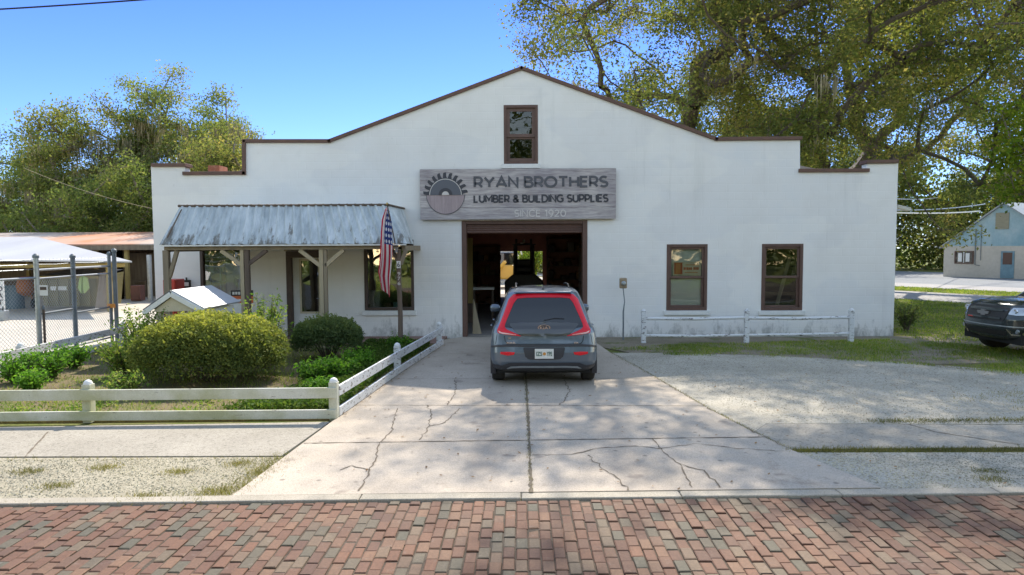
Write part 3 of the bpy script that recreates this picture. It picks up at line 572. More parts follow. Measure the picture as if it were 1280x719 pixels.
INK = M('slate_lettering', (0.05, 0.05, 0.06), (0.12, 0.12, 0.135), 1.3, 0.6); INK2 = plain('dark_lettering', (0.05, 0.05, 0.06), 0.6); PALE = plain('pale_lettering', (0.62, 0.58, 0.55), 0.6)
def T(name, s, px0, px1, py0, py1, y, mat, par, th=.014, bold=0): a = W(px0, py1, y); b = W(px1, py0, y); return text_mesh(name, s, a.x, b.x, a.z, b.z, y, mat, par, th, bold)
def A_(cx, cy, rx, ry, a0, a1, n=12): return [(cx + rx * math.cos(R(a0 + (a1 - a0) * i / n)), cy + ry * math.sin(R(a0 + (a1 - a0) * i / n))) for i in range(n + 1)]
GLY = {  # monoline capitals: advance width, strokes
 'L': (.55, [[(0, 1), (0, 0), (.5, 0)]]), 'I': (.0, [[(0, 0), (0, 1)]]), 'T': (.72, [[(0, 1), (.72, 1)], [(.36, 1), (.36, 0)]]), 'H': (.68, [[(0, 0), (0, 1)], [(.68, 0), (.68, 1)], [(0, .5), (.68, .5)]]),
 'N': (.70, [[(0, 0), (0, 1), (.70, 0), (.70, 1)]]), 'M': (.86, [[(0, 0), (0, 1), (.43, .3), (.86, 1), (.86, 0)]]), 'A': (.84, [[(0, 0), (.42, 1), (.84, 0)], [(.16, .27), (.68, .27)]]), 'Y': (.78, [[(0, 1), (.39, .45), (.78, 1)], [(.39, .45), (.39, 0)]]),
 'E': (.55, [[(.55, 1), (0, 1), (0, 0), (.55, 0)], [(0, .51), (.5, .51)]]), 'U': (.68, [[(0, 1), (0, .36)] + A_(.34, .34, .34, .34, 180, 360) + [(.68, .36), (.68, 1)]]), 'O': (.94, [A_(.47, .5, .47, .5, 90, 450, 28)]),
 'P': (.60, [[(0, 0), (0, 1), (.32, 1)] + A_(.32, .69, .28, .31, 90, -90) + [(0, .38)]]), 'R': (.62, [[(0, 0), (0, 1), (.32, 1)] + A_(.32, .69, .28, .31, 90, -90) + [(0, .38)], [(.32, .38), (.62, 0)]]),
 'B': (.64, [[(0, 0), (0, 1), (.32, 1)] + A_(.32, .76, .24, .24, 90, -90) + [(0, .52)], [(.30, .52), (.38, .52)] + A_(.38, .26, .26, .26, 90, -90) + [(0, 0)]]), 'D': (.76, [[(0, 0), (0, 1), (.30, 1)] + A_(.30, .5, .46, .5, 90, -90) + [(0, 0)]]),
 'C': (.80, [A_(.47, .5, .47, .5, 45, 315, 22)]), 'G': (.86, [A_(.47, .5, .47, .5, 45, 318, 22) + [(.82, .17), (.82, .48), (.52, .48)]]), 'S': (.60, [A_(.30, .75, .29, .25, 35, 270, 14)[:-1] + A_(.30, .25, .30, .25, 90, -145, 14)]),
 '&': (.72, [[(.72, 0), (.16, .66)] + A_(.32, .78, .19, .2, 200, -20, 12) + [(.47, .62), (.10, .40)] + A_(.28, .24, .27, .24, 140, 300, 12) + [(.55, .15), (.68, .42)]]),
 '1': (.28, [[(0, .86), (.24, 1), (.24, 0)]]), '2': (.60, [A_(.29, .71, .28, .29, 160, -30, 12) + [(0, 0), (.60, 0)]]), '0': (.70, [A_(.35, .5, .35, .5, 90, 450, 24)]), '9': (.62, [A_(.31, .68, .31, .32, 90, 450, 20), [(.62, .68), (.60, .45), (.42, .05), (.2, 0)]]), ' ': (.18, [])}
def stroke_text(name, st, x0, x1, z0, z1, y, mat, parent, th=.14, gap=.24, depth=.012):
    tot = sum(GLY[c][0] for c in st) + gap * (len(st) - 1); k = (x1 - x0) / (tot + th); H = z1 - z0; cx = x0 + k * th / 2; tz = H * th; mb = MB(); e = 0
    for c in st:
        for pl in GLY[c][1]:
            e += 1; q = [Vector((cx + px * k, z0 + tz / 2 + pz * (H - tz))) for px, pz in pl]; q = [p_ for i_, p_ in enumerate(q) if i_ == 0 or (p_ - q[i_ - 1]).length > 1e-4]; cl = (q[0] - q[-1]).length < 1e-5; n = len(q); Ls = []; hw = tz / 2; yy = y - .0003 * (e % 7)
            if cl: q = q[:-1]; n -= 1
            for i in range(n):
                a = q[i - 1] if (i or cl) else None; b = q[(i + 1) % n] if (i < n - 1 or cl) else None
                d1 = (q[i] - a).normalized() if a is not None else None; d2 = (b - q[i]).normalized() if b is not None else None
                d1 = d1 or d2; d2 = d2 or d1; m = (Vector((-d1.y, d1.x)) + Vector((-d2.y, d2.x))); m = m / max(m.length_squared / 2, .35); ext = Vector((0, 0))
                Ls.append((q[i] + m * hw, q[i] - m * hw))
            vs = []
            for l, r_ in Ls: vs += [(l.x, yy, l.y), (r_.x, yy, r_.y), (l.x, yy + depth, l.y), (r_.x, yy + depth, r_.y)]
            fs = []
            for i in range(n if cl else n - 1): a, b = 4 * i, 4 * ((i + 1) % n); fs += [(a, b, b + 1, a + 1), (a + 2, a + 3, b + 3, b + 2), (a, a + 2, b + 2, b), (a + 1, b + 1, b + 3, a + 3)]
            if not cl: fs += [(0, 1, 3, 2), (4 * n - 4, 4 * n - 2, 4 * n - 1, 4 * n - 3)]
            mb.add(vs, fs)
        cx += (GLY[c][0] + gap) * k
    return mb.build(name, mat, parent)
def T2(s_, px0, px1, py0, py1, mat, th, gap=.24): a = W(px0, py1, SY); b = W(px1, py0, SY); return stroke_text('lettering', s_, a.x, b.x, a.z, b.z, SY - .010, mat, sign, th, gap)
T2('RYAN BROTHERS', 592, 760.5, 219.5, 235.5, INK, .20, .23)
T2('LUMBER & BUILDING SUPPLIES', 592, 760.5, 242.5, 254, INK2, .21, .24)
T2('SINCE 1920', 643, 707.5, 262, 271.5, PALE, .14, .28)
sc_, sr = W(557, 244, SY), 24 / (FPX / SY)
# saw blade emblem: toothed upper half, wooden lower half
pts = []; rb = sr * 0.84; nt_ = 11
for k in range(nt_):
    a0 = math.pi * (1 - k / nt_); a1 = math.pi * (1 - (k + 1) / nt_)
    for f, rr in ((0.0, .88), (0.10, 1.08), (0.22, 1.15), (0.60, 1.17), (0.64, .98), (0.82, .88)): a = a0 + (a1 - a0) * f; pts.append((sc_.x + sr * rr * math.cos(a), sc_.z + sr * rr * math.sin(a)))
pts = [(sc_.x - sr * .88, sc_.z)] + pts[1:] + [(sc_.x + sr * .88, sc_.z)]
curve_obj('saw_blade', [pts], .012, INK2, sign, 'xz', SY - .0135)
def arc(r0, r1, a0=0, a1=math.pi, n=28):
    o = [(sc_.x + r1 * math.cos(a0 + (a1 - a0) * i / n), sc_.z + r1 * math.sin(a0 + (a1 - a0) * i / n)) for i in range(n + 1)]
    return o + [(sc_.x + r0 * math.cos(a1 - (a1 - a0) * i / n), sc_.z + r0 * math.sin(a1 - (a1 - a0) * i / n)) for i in range(n + 1)]
curve_obj('blade_ring', [arc(rb * .955, rb)], .006, PALE, sign, 'xz', SY - .021)
curve_obj('blade_plate', [arc(sr * .30, rb * .94)], .006, plain('slate_blade', (0.11, 0.115, 0.135), .6), sign, 'xz', SY - .022)
curve_obj('hub_ring', [arc(sr * .2, sr * .36)], .006, INK2, sign, 'xz', SY - .0285)
curve_obj('hub', [arc(0.001, sr * .19)], .006, PALE, sign, 'xz', SY - .029)
curve_obj('wood_half', [arc(0.001, sr * .97, math.pi + .01, 2 * math.pi - .01)], .01, M('pink_wood_grain', (0.42, 0.33, 0.33), (0.30, 0.24, 0.25), 7, .7, stretch=(4, 1, .3)), sign, 'xz', SY - .0115)
curve_obj('rim_line', [arc(sr * .97, sr * 1.0, math.pi + .01, 2 * math.pi - .01)], .012, INK, sign, 'xz', SY - .0135)

# ---------------------------------------------------------------- porch
porch = empty('porch', (-5.3, 16.2, 0), 'galvanised metal porch canopy on weathered timber posts in front of the entry', 'porch')
def awnmat():
    m, nt, p = new_mat('galvanised_roofing'); p.inputs['Metallic'].default_value = 0.15; p.inputs['Roughness'].default_value = 0.42
    n = noise(nt, 3.0, 6, 0.65, (2.2, 1, 0.25)); r = ramp(nt, [(0.3, (0.32, 0.36, 0.38)), (0.5, (0.48, 0.53, 0.55)), (0.7, (0.66, 0.70, 0.72))]); nt.links.new(n, r.inputs[0])
    q = noise(nt, 2.0, 6, 0.75, (2.6, 1, 0.7)); g = nt.nodes.new('ShaderNodeNewGeometry'); sx = nt.nodes.new('ShaderNodeSeparateXYZ'); nt.links.new(g.outputs['Position'], sx.inputs[0])
    zf = nt.nodes.new('ShaderNodeMapRange'); zf.inputs[1].default_value = 2.36; zf.inputs[2].default_value = 3.1; zf.inputs[3].default_value = .13; zf.inputs[4].default_value = -.12; nt.links.new(sx.outputs[2], zf.inputs[0])
    ad = nt.nodes.new('ShaderNodeMath'); ad.operation = 'ADD'; nt.links.new(q, ad.inputs[0]); nt.links.new(zf.outputs[0], ad.inputs[1])
    rq = ramp(nt, [(0.57, (0, 0, 0)), (0.66, (0.85,) * 3)]); nt.links.new(ad.outputs[0], rq.inputs[0])
    nt.links.new(mix(nt, rq.outputs[0], r.outputs[0], (0.14, 0.125, 0.10)), p.inputs['Base Color']); return m
AWN = awnmat()
TY, BY = 15.5, 15.0; tz, bz = Z(258, TY, 350), Z(305.5, BY, 350); tx0, tx1 = X(227, TY), X(485.5, TY); bx0, bx1 = X(200, BY), X(508, BY)
def corrug(a0, a1, b0, b1, pitch=0.115, amp=0.018, n_out=None):
    a0, a1, b0, b1 = map(Vector, (a0, a1, b0, b1)); L = (b1 - b0).length; n = int(L / pitch) * 6; nv = n_out.normalized(); top = []; bot = []
    for i in range(n + 1):
        t = i / n; h = (0, 0, 1, 1, 0.15, 0.15)[i % 6] * amp
        top.append(a0.lerp(a1, t) + nv * h); bot.append(b0.lerp(b1, t) + nv * h)
    mb = MB(); m = n + 1; vs = top + bot + [q - nv * .004 for q in top] + [q - nv * .004 for q in bot]
    fs = [(i, i + 1, m + i + 1, m + i) for i in range(n)] + [(2 * m + i, 3 * m + i, 3 * m + i + 1, 2 * m + i + 1) for i in range(n)] + [(m + i, m + i + 1, 3 * m + i + 1, 3 * m + i) for i in range(n)] + [(i + 1, i, 2 * m + i, 2 * m + i + 1) for i in range(n)]
    return mb.add(vs, fs)
corrug((tx0, TY, tz), (tx1, TY, tz), (bx0, BY, bz), (bx1, BY, bz), .19, .034, Vector((0, -1, .55))).build('roof_sheet', AWN, porch)
corrug((tx1, TY, tz), (tx1 + .02, YF - .01, tz + .04), (bx1, BY, bz), (X(517, YF), YF - .01, bz), .19, .015, Vector((1, 0, .4))).build('roof_sheet', AWN, porch)
corrug((tx0 - .02, YF - .01, tz + .04), (tx0, TY, tz), (bx0 - .02, YF - .01, bz), (bx0, BY, bz), .19, .015, Vector((-1, 0, .4))).build('roof_sheet', AWN, porch)
MB().add([(tx0 + .01, TY + .01, tz - .01), (tx1 - .01, TY + .01, tz - .01), (tx1 - .01, YF - .01, tz + .03), (tx0 + .01, YF - .01, tz + .03), (tx0 + .01, TY + .01, tz - .03), (tx1 - .01, TY + .01, tz - .03), (tx1 - .01, YF - .01, tz + .01), (tx0 + .01, YF - .01, tz + .01)], [(0, 1, 2, 3), (7, 6, 5, 4), (0, 4, 5, 1), (1, 5, 6, 2), (2, 6, 7, 3), (3, 7, 4, 0)]).build('flat_top', AWN, porch)
cap = MB(); cap.tube([(tx0 - .03, TY, tz + .02), (tx1 + .03, TY, tz + .02)], .028, 8); cap.tube([(tx1 + .02, TY, tz + .02), (tx1 + .04, YF, tz + .05)], .025, 8)
for k in range(27): cap.lathe((tx0 + (tx1 - tx0) * k / 26, TY - .005, tz + .03), [(.04, -.015), (.04, .012), (.018, .022)], 8)
cap.build('ridge_cap', WOODD, porch, smooth=True)
MB().bar((tx0 + .07, TY - .06, tz - .06), (bx0 + .20, BY - .03, bz + .16), .02, .02).build('hip_flashing', WOODD, porch)
MB().box(bx0, bx1, BY - .005, BY + .03, bz - .035, bz - .006).build('eave_trim', WHITE, porch)
PY = 15.14
mb = MB(); mb.box(bx0 + .05, bx1 - .20, PY - .045, PY + .045, bz - .12, bz - .037); mb.build('beam', WOODP, porch, bevel=.005)
for sx in (bx0 + .09, (bx0 + bx1) / 2, bx1 - .09): B(sx - .04, sx + .04, PY + .05, YF - .003, bz - .155, bz - .04).build('rafter', WOODP, porch)
def post(px, w, mat, nm='post'): x = X(px, PY); B(x - w / 2, x + w / 2, PY - w / 2, PY + w / 2, 0.0, bz - .122).build(nm, mat, porch, bevel=.008); return x
x1_ = post(208.5, .125, WOODP); x2_ = post(303.2, .085, WOODL); post(309.3, .10, WOODD); x3_ = post(402, .09, WOODL); post(407, .075, WOODP)
x4_ = X(499, PY); MB().tube([(x4_, PY, 0), (x4_ + .01, PY, .8), (x4_ - .01, PY, 1.6), (x4_, PY, bz - .122)], [.058, .055, .052, .05], 10).build('post', WOODD, porch, smooth=True)
def brace(a, b, mat): MB().bar(a, b, .075, .085).build('brace', mat, porch, bevel=.006)
zb = bz - .13
brace((x1_ + .05, PY, Z(345, PY)), (X(222, PY), PY, zb), WOODP)
brace((x2_ - .03, PY, Z(329, PY)), (X(277, PY), PY, zb), WOODL); brace((x2_ + .12, PY, Z(329, PY)), (X(334, PY), PY, zb), WOODD)
brace((x3_ - .03, PY, Z(331, PY)), (X(375, PY), PY, zb), WOODL); brace((x3_ + .09, PY, Z(331, PY)), (X(430, PY), PY, zb), WOODL)
brace((x4_ + .03, PY, Z(330, PY)), (X(508, PY), PY, zb), WOODP); brace((x4_ - .02, PY + .02, Z(325, PY)), (x4_ - .25, PY + .45, zb), WOODD)
pl = text_mesh('house_number', '6', x4_ - .032, x4_ + .028, Z(333, PY), Z(327, PY), PY - .068, BLACK, porch, .004)
for i, ch_ in enumerate('976'):
    zc = Z(341.5 + i * 6.0, PY); text_mesh('house_number', ch_, x4_ - .03, x4_ + .03, zc - .04, zc + .04, PY - .062, PALE, porch, .01, .01)
B(x4_ - .045, x4_ + .04, PY - .064, PY - .05, Z(334.5, PY), Z(325.5, PY)).build('number_plate', WHITE, porch)

# ---------------------------------------------------------------- flag
def flagmat():
    m, nt, p = new_mat('flag_cloth'); p.inputs['Roughness'].default_value = 0.8
    uv = nt.nodes.new('ShaderNodeUVMap'); sx = nt.nodes.new('ShaderNodeSeparateXYZ'); nt.links.new(uv.outputs[0], sx.inputs[0])
    def mth(op, a, b=None):
        n = nt.nodes.new('ShaderNodeMath'); n.operation = op
        for i, v in enumerate((a, b)):
            if v is None: continue
            if hasattr(v, 'links'): nt.links.new(v, n.inputs[i])
            else: n.inputs[i].default_value = v
        return n.outputs[0]
    u, v = sx.outputs[0], sx.outputs[1]
    s = mth('LESS_THAN', mth('MODULO', mth('MULTIPLY', v, 6.5), 1.0), 0.5)
    stripe = mix(nt, s, (0.78, 0.74, 0.72), (0.50, 0.03, 0.06))
    can = mth('MULTIPLY', mth('LESS_THAN', u, 0.4), mth('GREATER_THAN', v, 6 / 13))
    a = mth('SUBTRACT', mth('FRACT', mth('MULTIPLY', u, 15)), .5); b = mth('SUBTRACT', mth('FRACT', mth('MULTIPLY', v, 10)), .5)
    star = mth('LESS_THAN', mth('ADD', mth('MULTIPLY', a, a), mth('MULTIPLY', b, b)), .09)
    blue = mix(nt, star, (0.03, 0.05, 0.20), (0.75, 0.75, 0.78))
    c = mix(nt, can, stripe, blue); nt.links.new(c, p.inputs['Base Color'])
    t = nt.nodes.new('ShaderNodeBsdfTranslucent'); nt.links.new(c, t.inputs[0]); mx = nt.nodes.new('ShaderNodeMixShader'); mx.inputs[0].default_value = .35
    nt.links.new(p.outputs[0], mx.inputs[1]); nt.links.new(t.outputs[0], mx.inputs[2]); nt.links.new(mx.outputs[0], nt.nodes['Material Output'].inputs[0]); return m
FY = 14.75; ftop = W(484, 256, 14.6); fbot = W(495.5, 312, PY - .07)
flag = empty('american_flag', fbot, 'limp American flag on a short pole fixed to the right porch post', 'flag')
MB().tube([fbot, ftop], .014).build('flagpole', WOODD, flag, smooth=True)
MB().lathe(ftop, [(.012, -.01), (.026, .01), (.026, .03), (.01, .05)], 12).build('finial', plain('brass', (.5, .4, .2), .3, 1), flag, smooth=True)
B(fbot.x - .03, fbot.x + .03, fbot.y - .02, fbot.y + .04, fbot.z - .07, fbot.z + .05).build('bracket', METALG, flag)
def flag_cloth():
    NU, NV = 46, 40; me = bpy.data.meshes.new('cloth'); vs = []; fs = []
    base = flag.location
    keyc = [(0, 484.8, 262), (.15, 485, 277), (.4, 483.5, 305), (.6, 481.5, 325), (.8, 480, 345), (1, 482, 366)]
    keyw = [(0, 4.0), (.15, 12), (.4, 15), (.6, 15.5), (.8, 17), (1, 12)]
    def ip(k, t, j):
        for a, b in zip(k[:-1], k[1:]):
            if t <= b[0]: f = (t - a[0]) / (b[0] - a[0]); return a[j] + (b[j] - a[j]) * f
        return k[-1][j]
    sx_ = FPX / FY
    for i in range(NU + 1):
        u = i / NU; c = W(ip(keyc, u, 1), ip(keyc, u, 2), FY); wd_ = 1.4 * ip(keyw, u, 1) / sx_
        for j in range(NV + 1):
            v = j / NV; ph_ = 3.0 * math.pi * (v + .12 * u)
            x = c.x + wd_ * ((v - .5) * .85 + .10 * math.sin(ph_)) - .03 * math.sin(7 * u) * (1 - u)
            y = c.y + .07 * math.cos(ph_) * (0.35 + u) + .02 * math.sin(9 * u + 4 * v); z = c.z + (-.10 * (v - .5)) * (1 + 0.6 * u) + (.04 * math.sin(6 * v) if u > .9 else 0)
            vs.append(Vector((x, y, z)) - base)
    for i in range(NU):
        for j in range(NV): a = i * (NV + 1) + j; fs.append((a, a + 1, a + NV + 2, a + NV + 1))
    me.from_pydata(vs, [], fs); uvl = me.uv_layers.new(name='UVMap')
    for p_ in me.polygons:
        p_.use_smooth = True
        for li in p_.loop_indices:
            vi = me.loops[li].vertex_index; i, j = divmod(vi, NV + 1); uvl.data[li].uv = (i / NU, min(max(j / NV, .0), 1))
    me.materials.append(flagmat()); o = bpy.data.objects.new('cloth', me); COL.objects.link(o); o.parent = flag
flag_cloth()

# ---------------------------------------------------------------- fences
def rail_fence(name, pts, label, mat, hpost=.545, rails=((.30, .445), (.02, .145)), pw=.115, group=None, nposts=None, thick=.035, side=-1, rmats=None):
    f = empty(name, (pts[0][0], pts[0][1], 0), label, 'fence', group)
    for i, q in enumerate(pts):
        if i == 0 and nposts == 'skip': continue
        x, y = q[0], q[1]; hp = hpost * (q[2] if len(q) > 2 else 1); m = MB(); m.box(x - pw / 2, x + pw / 2, y - pw / 2, y + pw / 2, -.02, hp - .04)
        o = m; o.build('post', mat, f, bevel=.006)
        MB().lathe((x, y, hp - .04), [(pw * .5, 0), (pw * .5, .012), (pw * .42, .035), (pw * .25, .052), (pw * .05, .06)], 14).build('post_cap', WHITE, f, smooth=True)
    for a, b in zip(pts[:-1], pts[1:]):
        a = Vector((a[0], a[1], 0)); b = Vector((b[0], b[1], 0)); d = (b - a).normalized(); n = Vector((d.y, -d.x, 0)) * side
        for r0, r1 in rails:
            s = n * (pw / 2 + thick / 2 + .002); zc = (r0 + r1) / 2; j1, j2 = random.uniform(-.006, .006), random.uniform(-.006, .006)
            MB().bar(a - d * .05 + s + Vector((0, 0, zc + j1)), b + d * .045 + s + Vector((0, 0, zc + j2)), thick, r1 - r0).build('rail', mat, f, bevel=.005)
    return f
c0 = G(418, 523); m0 = G(112, 526)
rail_fence('rail_fence', [(-9.3, 8.98), (m0.x, m0.y), (c0.x, c0.y)], 'low white two rail fence along the pavement, greenish stains on its top rail', FENCEW, side=1)
d1, d2 = G(497, 466), G(549, 432)
rail_fence('rail_fence', [(c0.x - .02, c0.y + .10), (d1.x, d1.y), (d2.x, d2.y)], 'low peeling white fence running beside the driveway to the store', FENCEB, side=1, nposts='skip')
rail_fence('rail_fence', [(-9.45, 9.3), (-9.5, 12.75), (-9.62, 16.3)], 'low white fence between garden and sandy yard, below the chain link', FENCEB, side=1, rails=((.32, .47), (.04, .17)))
rf = empty('rail_fence', (G(805, 427).x, 16.45, 0), 'thin flaking white rail fence under the two right hand windows', 'fence')
fx = [X(805, 16.45), X(934.5, 16.45), X(1066, 16.45)]
for x in fx:
    B(x - .055, x + .055, 16.40, 16.51, -.02, Z(389, 16.45)).build('post', FENCEC, rf, bevel=.01)
    MB().lathe((x, 16.455, Z(389, 16.45)), [(.05, 0), (.045, .02), (.02, .035)], 10).build('post_cap', FENCEC, rf, smooth=True)
for a, b in ((0, 1), (1, 2)):
    MB().tube([(fx[a] + .05, 16.455, .585 - a * .0), (fx[a] * .5 + fx[b] * .5, 16.455, .57), (fx[b] - .05, 16.455, .595)], .036, 8).build('rail', FENCEC, rf, smooth=True)
    MB().tube([(fx[a] + .05, 16.455, .17), (fx[a] * .5 + fx[b] * .5, 16.455, .15 + a * .03), (fx[b] - .05, 16.455, .17 + a * .03)], .034, 8).build('rail', FENCEC, rf, smooth=True)
# meter on its stake
mx_ = X(779.5, 17.0); mt = empty('utility_meter', (mx_, 17.0, 0), 'tan meter box on a thin bent stake by the garage bay', 'meter')
MB().tube([(mx_, 17, -.02), (mx_, 17, .7), (mx_ + .03, 17, .95), (mx_ - .01, 17, 1.3)], [.02, .02, .012, .012]).build('stake', POSTG, mt, smooth=True)
B(mx_ - .10, mx_ + .08, 16.93, 17.06, Z(361, 17), Z(348, 17)).build('meter_box', M('tan_box', (.36, .27, .17), (.26, .20, .13), 9, .6), mt, bevel=.025)
MB().lathe((mx_ - .01, 16.925, Z(354.5, 17)), [(.055, 0), (.055, -.04), (.03, -.06)], 16, 'y').build('dial', METALG, mt, smooth=True)

# ================================================================== TREES AND PLANTS
BARK = M('oak_bark', (0.13, 0.105, 0.08), (0.08, 0.065, 0.052), 3, 0.9, stretch=(1, 1, .3), bs=.7, bd=.03, fine=14)
BARKL = M('pale_bark', (0.24, 0.20, 0.16), (0.16, 0.13, 0.10), 3, 0.9, stretch=(1, 1, .3), bs=.7, bd=.03, fine=14)
OAKL = leafmat('oak_leaves', [(0.075, 0.11, 0.048), (0.125, 0.16, 0.06), (0.18, 0.205, 0.075), (0.24, 0.23, 0.09), (0.33, 0.265, 0.12)], 0.5)
FORL = leafmat('forest_leaves', [(0.09, 0.13, 0.05), (0.14, 0.19, 0.068), (0.20, 0.235, 0.088), (0.27, 0.255, 0.13)], 0.5)
LIME = leafmat('lime_leaves', [(0.08, 0.15, 0.02), (0.14, 0.22, 0.03), (0.22, 0.27, 0.04), (0.30, 0.27, 0.05)], 0.5)
MOSS = leafmat('spanish_moss', [(0.28, 0.26, 0.20), (0.40, 0.35, 0.265), (0.32, 0.29, 0.20)], 0.35, (1.1, 1.1, 0.9))
def tree(name, base, trunk_h, centre, radii, nclump, nsub, nleaf, leaf, trunk_r, leafm, barkm, label, group=None, seed=1, sub_s=0.9, sig=0.28, lean=(0, 0), moss=0, shell=0.35, hole=0.0, mosslen=1.2):
    global rng
    keep = rng; rng = np.random.default_rng(seed); random.seed(seed)
    t = empty(name, base, label, 'tree', group); bx, by, bz_ = base
    C = np.array(centre, float); Rr = np.array(radii, float); cl = []
    while len(cl) < nclump:
        p = unit(1)[0] * (shell + (1 - shell) * rng.random() ** 0.6)
        q = C + p * Rr * (1 + 0.13 * math.sin(5 * p[0] + seed) + 0.10 * math.cos(7 * p[2] + 3 * p[1] + seed))
        if hole and (math.sin(q[0] * 0.9 + seed) + math.sin(q[2] * 1.1 + seed * 2) + math.sin(q[1] * .7)) < -3 + hole * 3: continue
        if q[2] < bz_ + 0.5: continue
        cl.append(q)
    cl = np.array(cl); nodes = []; par = []
    top = np.array([bx + lean[0], by + lean[1], bz_ + trunk_h])
    for k in range(6):
        f = k / 5; nodes.append(np.array([bx, by, bz_]) * (1 - f) + top * f + np.array([.12 * math.sin(3 * f + seed), .1 * math.sin(4 * f), 0]) * f); par.append(k - 1)
    order = np.argsort(np.linalg.norm((cl - top) * np.array([1, 1, .8]), axis=1)); tips = []
    for i in order:
        c = cl[i]; A = np.array(nodes[3:]); d = np.linalg.norm(A - c, axis=1) + 0.35 * np.maximum(0, A[:, 2] - c[2]) + 0.12 * np.linalg.norm(A - top, axis=1)
        j = int(np.argmin(d)) + 3; p0 = nodes[j]; L = np.linalg.norm(c - p0); n = max(1, int(L / 0.7)); perp = unit(1)[0] * L * 0.13; prev = j
        for k in range(1, n + 1):
            f = k / n; nodes.append(p0 + (c - p0) * f + perp * math.sin(math.pi * f) + unit(1)[0] * .07 * (f < 1)); par.append(prev); prev = len(nodes) - 1
        tips.append(prev)
    cnt = np.zeros(len(nodes)); 
    for tp in tips:
        q = tp
        while q >= 0: cnt[q] += 1; q = par[q]
    rad = trunk_r * np.maximum(cnt, .6) ** 0.5 / cnt.max() ** 0.5; rad[0] *= 1.35; rad = np.maximum(rad, 0.018)
    A = np.array(nodes); idx = np.arange(1, len(A)); P0 = A[np.array(par)[1:]]; P1 = A[1:]; r1 = rad[1:]; r0 = np.minimum(rad[np.array(par)[1:]], r1 * 1.6)
    subs = (cl[:, None, :] + unit(nclump * nsub).reshape(nclump, nsub, 3) * (sub_s * (0.4 + 0.7 * rng.random((nclump, nsub, 1)))) * np.array([1, 1, .7])).reshape(-1, 3)
    S0 = np.repeat(cl, nsub, 0); P0 = np.concatenate([P0, S0]); P1 = np.concatenate([P1, subs]); r1 = np.concatenate([r1, np.full(len(subs), .006)]); r0 = np.concatenate([r0, np.full(len(subs), .016)])
    d = P1 - P0; d /= np.linalg.norm(d, axis=1, keepdims=True) + 1e-9; ref = np.where(np.abs(d[:, 2:3]) > .9, np.array([[1, 0, 0]]), np.array([[0, 0, 1]])); u = np.cross(d, ref); u /= np.linalg.norm(u, axis=1, keepdims=True); w = np.cross(d, u)
    K = 6; qs = []
    for k in range(K):
        a0, a1 = 2 * math.pi * k / K, 2 * math.pi * (k + 1) / K; o0 = u * math.cos(a0) + w * math.sin(a0); o1 = u * math.cos(a1) + w * math.sin(a1)
        qs.append(np.stack([P0 + o0 * r0[:, None], P0 + o1 * r0[:, None], P1 + o1 * r1[:, None], P1 + o0 * r1[:, None]], 1))
    np_mesh('trunk', np.concatenate(qs), 4, barkm, t)
    cc = np.repeat(subs, nleaf, 0) + rng.normal(size=(len(subs) * nleaf, 3)) * sig * np.array([1, 1, .75])
    cv = np.repeat(rng.random(len(cl)), nsub * nleaf); rn = np.clip(cv * .45 + rng.random(len(cc)) * .6, 0, 1)
    np_mesh('crown', leaf_quads(cc, leaf, .55, .4), 4, leafm, t, rn)
    if moss:
        mi = subs[rng.integers(0, len(subs), moss)] + rng.normal(size=(moss, 3)) * .2; mi = mi[mi[:, 2] < C[2] + Rr[2] * .45]; q = []
        for k in range(18):
            n = len(mi); st = mi + rng.normal(size=(n, 3)) * np.array([.26, .26, .08]); L = (mosslen * (.3 + .9 * rng.random(n)))[:, None] * np.array([[0, 0, -1]]) + rng.normal(size=(n, 3)) * .05
            a = rng.random(n) * 6.28; s = np.column_stack([np.cos(a), np.sin(a), a * 0]) * (.016 + .022 * rng.random(n))[:, None]
            q.append(np.stack([st - s * .6, st + s * .6, st + L * .5 + s, st + L * .5 - s], 1)); q.append(np.stack([st + L * .5 - s, st + L * .5 + s, st + L + s * .15, st + L - s * .15], 1))
        np_mesh('spanish_moss', np.concatenate(q), 4, MOSS, t)
    rng = keep; return t
# the big live oak behind the right half of the store
tree('live_oak', (12.5, 35.5, 0), 4.0, (11.8, 29.6, 13.6), (12.6, 11.2, 10.6), 520, 8, 72, .066, .62, OAKL, BARK, 'huge spreading live oak rising behind the right half of the store', seed=5, sub_s=1.15, sig=.38, hole=.54, shell=.25, moss=60, mosslen=.8)
tree('live_oak', (14.5, 41, 0), 3.5, (22.0, 35, 14.2), (8.5, 7, 7.0), 110, 8, 76, .072, .45, OAKL, BARK, 'dark oak filling the sky at the right edge behind the parked truck', seed=8, sub_s=1.1, sig=.38, hole=.45, shell=.25)
tree('lime_green_tree', (17.6, 21.5, 0), 2.2, (17.3, 21.5, 5.7), (2.5, 2.4, 2.7), 34, 8, 42, .07, .13, LIME, BARKL, 'bright yellow green young tree at the right edge in front of the blue gable', seed=3, sub_s=.6, sig=.24, hole=.3)
lt = [((-30.5, 46, 0), (-29.5, 46, 7.4), (4.2, 4, 5.6), 80, 'leafy oak farthest left with dark ragged top', 110),
      ((-22.0, 50, 0), (-24.2, 49, 9.0), (5.4, 4.5, 5.6), 130, 'tallest oak of the left wood hung with grey moss', 420),
      ((-20.2, 44, 0), (-19.6, 44, 6.2), (2.6, 3.5, 4.6), 55, 'moss draped oak just left of the store front corner', 240),
      ((-37, 50, 0), (-37, 49, 6.0), (5, 4.5, 5.6), 85, 'broad green tree at the left edge of the photo', 10),
      ((-16.6, 40, 0), (-17.0, 40, 5.0), (2.0, 2.4, 4.0), 34, 'small moss hung tree showing above the low left parapet', 150),
      ((-26, 41, 0), (-25.5, 41, 4.0), (4.6, 3, 3.6), 75, 'low round bright green tree behind the rusted shed roof', 0)]
